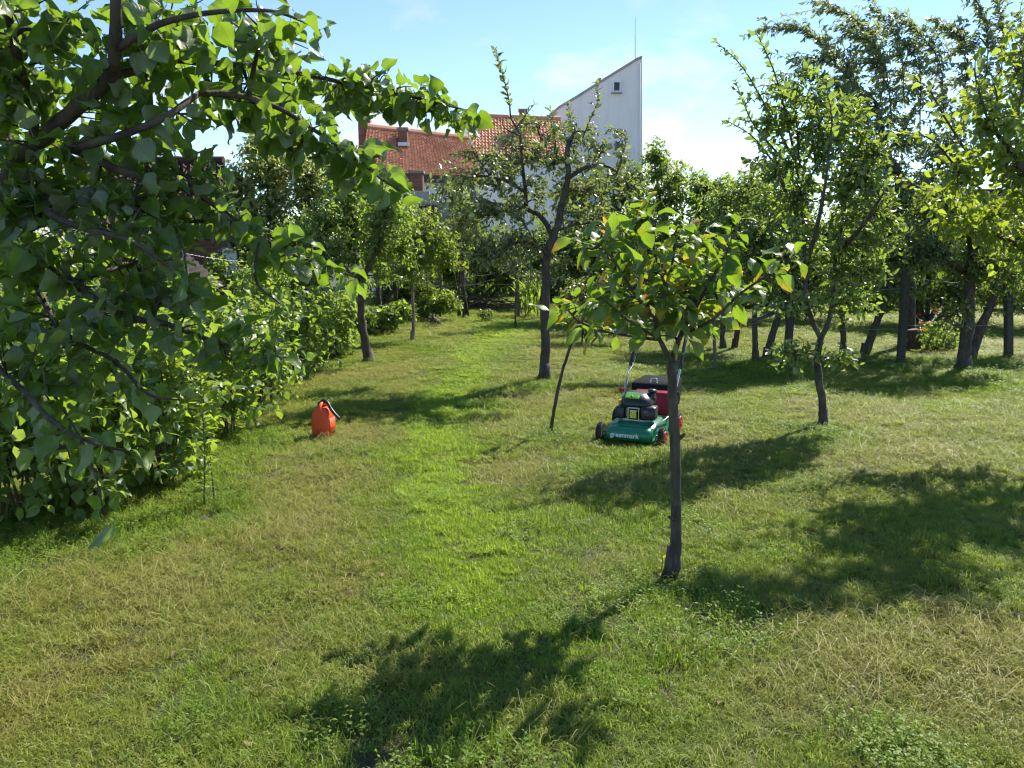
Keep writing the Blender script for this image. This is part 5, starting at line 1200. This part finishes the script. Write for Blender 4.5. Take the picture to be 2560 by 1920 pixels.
# red flowers and stump
g = G(2320, 880)
fb = Plant('flower_bush', 'leafy bush with small red flowers between the post and the thickest trunk', 'flower bush', g)
for (px, py, dy) in ((2328, 795, 0), (2300, 812, -0.1), (2345, 810, -0.1), (2392, 775, 0.1), (2290, 790, 0.1), (2340, 790, 0.2), (2386, 782, 0), (2310, 840, -0.1), (2370, 840, 0), (2290, 850, 0)):
    e = P(px, py, g.y + dy); o = Vector((g.x + R.uniform(-.15, .15), g.y + R.uniform(-.1, .1), 0))
    fb.limb([tuple(o), tuple(o.lerp(e, 0.5) + Vector((0, 0, 0.05))), tuple(e)], 0.008, 0.004, 5)
for l in ((2320, 850, 0, 60, 35, 40), (2290, 860, 0, 40, 30, 20), (2370, 860, 0, 50, 40, 30), (2340, 820, 0, 50, 25, 20)):
    c, rd = lobe_px(l[0], l[1], g.y + l[2], l[3], l[4]); fb.lobe(c, rd, l[5], dict(lfar, size=0.06, sp=0.03), 0.003)
fr = fb.finish('farround', M['bush'], M['stem'])
M['petal'] = leaf_mat('red petal', (0.60, 0.025, 0.018), (0.66, 0.05, 0.03), (0.5, 0.05, 0.04), (0.8, 0.06, 0.03), 0.35, 0.5)
for (px, py) in ((2294, 789), (2302, 810), (2322, 808), (2340, 784), (2338, 776), (2394, 771), (2387, 781), (2306, 826)):
    c = np.array(P(px, py, g.y - 0.45))
    an = np.arange(9) * 2.4; D = np.c_[np.cos(an), np.sin(an), rng.uniform(0.1, 0.9, 9)]
    scatter('flower', T['farround'], np.tile(c, (9, 1)), D, np.tile((0, 0, 1.0), (9, 1)) + rng.normal(0, .3, (9, 3)), np.full(9, 0.050), M['petal'], fr)
c = np.array(P(2227, 629, g.y)); scatter('flower', T['farround'], np.tile(c, (9, 1)), D, np.tile((0, 0, 1.0), (9, 1)), np.full(9, 0.05), M['petal'], fr)
g = G(2282, 880)
mb = MB(); mb.tube([(0, 0, -0.05), (0, 0, 0.1), (-0.01, 0, 0.24), (-0.03, 0, 0.30)], [0.11, 0.09, 0.085, 0.08], 12, True, 0.06)
o = mb.build('tree_stump', M['bark_red'], None, True, True); o.location = g; tag(o, 'dark reddish tree stump half hidden by the concrete post at the flowers', 'stump')
mb = MB(); mb.tube([(-0.028, 0, 0.300), (-0.03, 0, 0.312)], [0.074, 0.07], 12); mb.build('cut_face', M['bark_pale'], o, True, True)

DENS = 2.8
# --- berry bushes along the left
lbe = dict(size=0.085, sp=0.036, droop=0.3, spread=0.9, upn=1.2, jit=0.5, fwd=0.4, t0=0.3)
gbb = 'berry bushes along the left of the lawn'
spots = [(60, 1300, 1.20, 'leftmost in front, under the hanging branches'), (240, 1262, 1.15, 'second from the left in front'), (420, 1205, 1.15, 'in front beside the tall narrow weed'), (560, 1085, 1.1, 'behind the tall narrow weed'), (655, 1015, 1.1, 'left of the fuel can'),
         (750, 945, 1.1, 'behind the fuel can'), (845, 890, 1.0, 'nearest the leaning fruit tree trunk'), (330, 1085, 1.3, 'in the second line left of the weed'), (140, 1110, 1.3, 'in the second line near the left edge'), (500, 985, 1.3, 'in the second line left of the can'),
         (670, 890, 1.35, 'in the back line above the can'), (10, 1010, 1.4, 'in the back line at the left edge'), (290, 950, 1.4, 'in the back line below the lean-to'), (590, 840, 1.5, 'at the far back below the brick wall'), (760, 830, 1.3, 'at the far back beside the fruit tree')]
for i, (px, py, h, where) in enumerate(spots):
    g = G(px, py); rr_ = R.uniform(0.42, 0.56)
    b = Plant('berry_bush', 'leafy green berry bush ' + where, 'bush', g, gbb)
    tops = []
    for k in range(11):
        a = R.uniform(0, 6.28); q = rr_ * R.uniform(0.2, 1.0); o = Vector((g.x + R.uniform(-.10, .10), g.y + R.uniform(-.10, .10), -0.02))
        e = Vector((g.x + q * math.cos(a), g.y + q * math.sin(a), h * R.uniform(0.6, 1.0)))
        b.limb([tuple(o), tuple(o.lerp(e, 0.5) + Vector((0, 0, 0.18 * h))), tuple(e)], 0.007, 0.003, 5, leafy=dict(lbe, sp=0.034))
    for z, k, n in ((0.78, 1.0, 30), (0.50, 1.1, 26), (0.24, 1.05, 18)):
        b.lobe((g.x, g.y, h * z), (rr_ * k, rr_ * k, h * 0.24), n, lbe, 0.0025, 0.1)
    b.finish('berry', M['berry'], M['cane'], 60 if py > 1000 else 0)
# tall narrow-leaved weed
g = G(510, 1262)
wd = Plant('tall_weed', 'tall narrow leaved green weed at the edge of the lawn', 'weed', g)
wd.limb([tuple(g)] + PX([(512, 1150), (508, 1050), (502, 960), (506, 900)], g.y), 0.006, 0.003, 6, leafy=dict(size=0.095, sp=0.008, t0=0.10, droop=0.15, spread=0.9, fwd=0.7))
wd.finish('narrow', M['bright'], M['stem'], 0)
g = G(536, 1250)
wd = Plant('bare_stake_plant', 'thin brown stick standing beside the tall weed', 'stick', g)
wd.limb([tuple(g)] + PX([(533, 1215), (528, 1170), (526, 1140)], g.y), 0.007, 0.004, 6)
wd.finish('narrow', M['bright'], M['cane'])
# small yellow shoot by the cherry trunk
g = G(1652, 1430)
ys = Plant('yellow_shoot', 'small yellow leaved shoot at the foot of the cherry sapling', 'shoot', g)
ys.limb([tuple(g)] + PX([(1656, 1410), (1655, 1385)], g.y), 0.003, 0.002, 5, leafy=dict(size=0.035, sp=0.014, t0=0.2, droop=-0.1))
M['yellow_leaf'] = leaf_mat('yellow leaf', (0.32, 0.34, 0.04), (0.40, 0.38, 0.05), (0.4, 0.4, 0.1), (0.7, 0.68, 0.06), 0.45)
ys.finish('oval', M['yellow_leaf'], M['stem'])
# ------------------------------------------------------------------ grass: patches of blades set out over the lawn
PROTO = bpy.data.collections.new('grass patches')          # not linked: only used as a source
def proto(name, V, F, mat):
    PROTO.objects.link(bpy.data.objects.new(name, tri_mesh(name, V, F, None, mat, True)))
def blades(n, rad, l0, l1, w0, w1, lean0, lean1, z0=0.0, clumps=0):
    a = rng.uniform(0, 6.283, n); q = rad * np.sqrt(rng.uniform(0, 1, n))
    b = np.c_[q * np.cos(a), q * np.sin(a), rng.uniform(0, z0 + 1e-6, n)]
    az = rng.uniform(0, 6.283, n); ln = rng.uniform(l0, l1, n)
    if clumps:                                     # blades stand in tufts, leaning outwards, with gaps between
        ca = rng.uniform(0, 6.283, clumps); cq = rad * np.sqrt(rng.uniform(0, 1, clumps)); ck = rng.integers(0, clumps, n)
        hgt = rng.uniform(0.45, 1.45, clumps)
        o = rng.normal(0, 0.013, (n, 2))
        b[:, 0] = cq[ck] * np.cos(ca[ck]) + o[:, 0]; b[:, 1] = cq[ck] * np.sin(ca[ck]) + o[:, 1]
        az = np.arctan2(o[:, 1], o[:, 0]) + rng.normal(0, 0.7, n); ln = ln * hgt[ck]
    w = rng.uniform(w0, w1, n); le = rng.uniform(lean0, lean1, n)
    h = np.c_[np.cos(az), np.sin(az), np.zeros(n)]; s = np.c_[-np.sin(az), np.cos(az), np.zeros(n)]
    tw = rng.uniform(-0.6, 0.6, n)[:, None]; s = s * np.cos(tw) + np.array((0, 0, 1.0)) * np.sin(tw)
    def up(l_): return h * np.sin(l_)[:, None] + np.array((0, 0, 1.0)) * np.cos(l_)[:, None]
    m_ = b + up(le * 0.7) * (ln * 0.55)[:, None]
    t = m_ + up(np.minimum(le * 1.5, 1.9)) * (ln * 0.45)[:, None]
    t[:, 2] = np.maximum(t[:, 2], 0.003)
    W = w[:, None] / 2
    V = np.stack([b - s * W, b + s * W, m_ + s * W * 0.85, m_ - s * W * 0.85, t], 1).reshape(-1, 3)
    F = (np.array([(0, 1, 2), (0, 2, 3), (3, 2, 4)])[None] + (np.arange(n) * 5)[:, None, None]).reshape(-1, 3)
    return V, F
def weeds(n, rad, h0, h1, ls):
    Vs, Fs, k = [], [], 0
    tv, tf, _ = T['far'][1]
    for i in range(n):
        a, q = R.uniform(0, 6.28), rad * math.sqrt(R.random()); h = R.uniform(h0, h1)
        o = np.array((q * math.cos(a), q * math.sin(a), 0)); tip = o + np.array((R.gauss(0, .3) * h, R.gauss(0, .3) * h, h))
        m_ = 7
        t = np.linspace(0.25, 1, m_); pos = o + (tip - o) * t[:, None]
        an = np.arange(m_) * 2.4 + a; D = np.c_[np.cos(an), np.sin(an), rng.uniform(0.0, 0.7, m_)]
        X, D, Z = axes(D, np.array((0, 0, 1.0)) + rng.normal(0, .3, (m_, 3)))
        sc = (ls * rng.uniform(.6, 1.2, m_))[:, None, None]
        v = pos[:, None] + sc * (tv[None, :, 0:1] * X[:, None] + tv[None, :, 1:2] * D[:, None] + tv[None, :, 2:3] * Z[:, None])
        Vs.append(v.reshape(-1, 3)); Fs.append((tf[None] + (np.arange(m_) * len(tv))[:, None, None]).reshape(-1, 3) + k); k += m_ * len(tv)
        w = 0.0012; Vs.append(np.array([o - (w, 0, 0), o + (w, 0, 0), tip])); Fs.append(np.array([(k, k + 1, k + 2)])); k += 3
    return np.concatenate(Vs), np.concatenate(Fs)
# sorted by name: index 0-2 short lawn, 3-4 lying dry lawn, 5-6 straw litter, 7 tall grass, 8-9 weeds
for i in range(3): proto('a_lawn_%d' % i, *blades(900, 0.17, 0.012, 0.034, 0.0016, 0.0034, 0.3, 1.35, 0, 40), M['grass'])
for i in range(2): proto('b_mown_%d' % i, *blades(720, 0.17, 0.018, 0.045, 0.0014, 0.0028, 0.9, 1.55, 0.012, 46), M['grass'])
for i in range(2): proto('c_straw_%d' % i, *blades(120, 0.20, 0.06, 0.17, 0.0012, 0.0024, 1.35, 1.6, 0.03), M['straw'])
proto('d_tall', *blades(200, 0.12, 0.035, 0.09, 0.0018, 0.0036, 0.2, 1.3), M['weed'])
for i in range(2): proto('e_weed_%d' % i, *weeds(46, 0.14, 0.03, 0.09, 0.016), M['weed'])

pts, idx, scl, tint = [], [], [], []
def vnoise(x, y, s, seed):
    r_ = np.random.default_rng(seed); g_ = r_.uniform(0, 1, (64, 64))
    u, v = x / s + 31.7, y / s + 17.3
    i, j = np.floor(u).astype(int), np.floor(v).astype(int); a, b = u - i, v - j
    a, b = a * a * (3 - 2 * a), b * b * (3 - 2 * b)
    G_ = lambda p, q: g_[p % 64, q % 64]
    return (G_(i, j) * (1 - a) + G_(i + 1, j) * a) * (1 - b) + (G_(i, j + 1) * (1 - a) + G_(i + 1, j + 1) * a) * b
pathp = np.array([tuple(G(*q))[:2] for q in ((1180, 1500), (1130, 1330), (1090, 1180), (1085, 1060), (1140, 965), (1205, 890), (1250, 845), (1262, 815), (1262, 800))])
def path_d(x, y):
    d = np.full(x.shape, 9.0)
    for (x0, y0), (x1, y1) in zip(pathp[:-1], pathp[1:]):
        L2 = (x1 - x0) ** 2 + (y1 - y0) ** 2
        t = np.clip(((x - x0) * (x1 - x0) + (y - y0) * (y1 - y0)) / L2, 0, 1)
        d = np.minimum(d, np.hypot(x - x0 - t * (x1 - x0), y - y0 - t * (y1 - y0)))
    return d
lush = [(1720, 1540, 0.50), (1560, 1300, 0.35), (1330, 1330, 0.32), (1620, 1140, 0.35), (1500, 1180, 0.25), (2060, 1095, 0.40), (1380, 1085, 0.30), (1345, 965, 0.45), (1030, 870, 0.40), (430, 1290, 0.55), (300, 1340, 0.4), (650, 1110, 0.4), (60, 1420, 0.4), (560, 1190, 0.35),
        (1850, 930, 0.9), (1780, 950, 0.6), (1900, 920, 0.6), (2250, 925, 0.5), (2420, 960, 0.5), (2300, 900, 0.5), (1300, 820, 0.35), (1000, 1900, 0.35), (2200, 1880, 0.25), (560, 1780, 0.3), (1560, 1640, 0.35), (2150, 890, 0.5), (2530, 930, 0.6), (900, 910, 0.3), (800, 1000, 0.3), (1200, 1010, 0.25)]
lush = [(G(a, b), r_) for a, b, r_ in lush]
dry = [(G(a, b), r_) for a, b, r_ in ((420, 1420, 0.45), (120, 1500, 0.4), (700, 1330, 0.35), (760, 1200, 0.5), (1290, 1180, 0.35), (940, 1090, 0.5), (2150, 1690, 0.5), (2420, 1620, 0.5), (2000, 1560, 0.35), (2480, 1780, 0.35), (1950, 1750, 0.3), (60, 1750, 0.3), (900, 1450, 0.3), (1750, 1120, 0.5), (1200, 900, 0.5), (900, 940, 0.5), (1600, 1000, 0.5), (2300, 1150, 0.6), (300, 1600, 0.3), (1500, 1450, 0.25))]
def fields(x, y):
    n1, n2, n3 = vnoise(x, y, 1.5, 1), vnoise(x, y, 0.45, 2), vnoise(x, y, 0.18, 3)
    g_ = 0.17 + 0.86 * (0.40 * n1 + 0.35 * n2 + 0.25 * n3)
    pd = path_d(x, y)
    g_ = g_ + 1.5 * np.exp(-(pd / 0.30) ** 2) * (0.65 + 0.6 * n2)
    lu = np.zeros(x.shape)
    for c, r_ in lush: lu = np.maximum(lu, np.exp(-((x - c.x) ** 2 + (y - c.y) ** 2) / r_ ** 2))
    dr = np.zeros(x.shape)
    for c, r_ in dry: dr = np.maximum(dr, np.exp(-((x - c.x) ** 2 + (y - c.y) ** 2) / r_ ** 2) * (0.5 + 0.8 * n2))
    return np.clip(g_ + 0.5 * lu - 0.52 * dr, 0, 1.9), lu, pd
def strip(y0, y1, dens, s, frac_straw):
    q = 1 / math.sqrt(dens)                        # jittered grid, so that no hole is left between patches
    xm = 0.66 * y1 + 1.2
    x, y = np.meshgrid(np.arange(-xm, xm, q), np.arange(y0, y1, q)); x, y = x.ravel(), y.ravel()
    x = x + rng.uniform(-0.7, 0.7, len(x)) * q; y = y + rng.uniform(-0.7, 0.7, len(y)) * q
    k = np.abs(x) < 0.66 * y + 1.2; x, y = x[k], y[k]
    g_, lu, pd = fields(x, y)
    u = rng.uniform(0, 1, len(x))
    ix = np.where(u < np.clip(g_ * 0.85, 0.05, 0.95), rng.integers(0, 3, len(x)), rng.integers(3, 5, len(x)))
    ix = np.where(rng.uniform(0, 1, len(x)) < frac_straw * np.clip(1.25 - g_ * 1.4, 0.05, 1), rng.integers(5, 7, len(x)), ix)
    v = rng.uniform(0, 1, len(x))
    ix = np.where((lu > 0.25) & (v < lu * 0.62), np.where(rng.uniform(0, 1, len(x)) < 0.55, 7, rng.integers(8, 10, len(x))), ix)
    ix = np.where((lu < 0.25) & (v < 0.06 * g_), rng.integers(8, 10, len(x)), ix)
    sz = s * rng.uniform(0.65, 1.35, len(x))
    flat = np.where(ix >= 7, 0.55 + 0.45 * lu, 1.0) * (1 if s < 1.1 else 0.85 if s < 1.5 else 0.6)
    pts.append(np.c_[x, y, hz(x, y)]); idx.append(ix); scl.append(np.c_[sz, sz, sz * flat]); tint.append(np.clip(g_ + rng.normal(0, 0.16, len(x)), 0, 1.9))
strip(1.5, 5.0, 72, 1.0, 0.17)
strip(5.0, 9.0, 44, 1.25, 0.17)
strip(9.0, 14.0, 24, 1.7, 0.2)
strip(14.0, 26.0, 14, 2.3, 0.1)
pts, idx, scl, tint = np.concatenate(pts), np.concatenate(idx), np.concatenate(scl), np.concatenate(tint)
me = bpy.data.meshes.new('grass')
me.vertices.add(len(pts)); me.vertices.foreach_set('co', pts.astype(np.float32).ravel())
def attr(nm, ty, prop, arr):
    a = me.attributes.new(nm, ty, 'POINT'); a.data.foreach_set(prop, arr.ravel())
attr('idx', 'INT', 'value', idx.astype(np.int32)); attr('scl', 'FLOAT_VECTOR', 'vector', scl.astype(np.float32)); attr('tint', 'FLOAT', 'value', tint.astype(np.float32))
attr('rot', 'FLOAT_VECTOR', 'vector', np.c_[rng.normal(0, .06, len(pts)), rng.normal(0, .06, len(pts)), rng.uniform(0, 6.28, len(pts))].astype(np.float32))
go = tag(link('grass', me), 'mown patchy grass with dry straw and fresh green tufts over the lawn', 'grass', kind='stuff')
ng = bpy.data.node_groups.new('set out patches', 'GeometryNodeTree')
ng.interface.new_socket('Geometry', in_out='INPUT', socket_type='NodeSocketGeometry'); ng.interface.new_socket('Geometry', in_out='OUTPUT', socket_type='NodeSocketGeometry')
gi, go_ = ng.nodes.new('NodeGroupInput'), ng.nodes.new('NodeGroupOutput')
ip = ng.nodes.new('GeometryNodeInstanceOnPoints'); ci = ng.nodes.new('GeometryNodeCollectionInfo')
ci.inputs['Collection'].default_value = PROTO; ci.inputs['Separate Children'].default_value = True; ci.inputs['Reset Children'].default_value = True
def named(nm, ty):
    a = ng.nodes.new('GeometryNodeInputNamedAttribute'); a.data_type = ty; a.inputs['Name'].default_value = nm
    return a.outputs[0]
ng.links.new(gi.outputs[0], ip.inputs['Points']); ng.links.new(ci.outputs[0], ip.inputs['Instance'])
ip.inputs['Pick Instance'].default_value = True
ng.links.new(named('idx', 'INT'), ip.inputs['Instance Index']); ng.links.new(named('scl', 'FLOAT_VECTOR'), ip.inputs['Scale']); ng.links.new(named('rot', 'FLOAT_VECTOR'), ip.inputs['Rotation'])
ng.links.new(ip.outputs[0], go_.inputs[0])
md = go.modifiers.new('patches', 'NODES'); md.node_group = ng

# a few fallen leaves lying on the lawn
n = 110
fy = rng.uniform(2.2, 9.0, n); fx = rng.uniform(-0.62, 0.62, n) * fy
an = rng.uniform(0, 6.28, n)
fo = scatter('fallen_leaves', T['oval'], np.c_[fx, fy, hz(fx, fy) + 0.028], np.c_[np.cos(an), np.sin(an), rng.normal(0, 0.15, n)], np.array((0, 0, 1.0)) + rng.normal(0, 0.35, (n, 3)), rng.uniform(0.025, 0.055, n), M['straw_leaf'], None, 'stuff')
tag(fo, 'scattered small dry brown leaves fallen on the lawn', 'leaves')
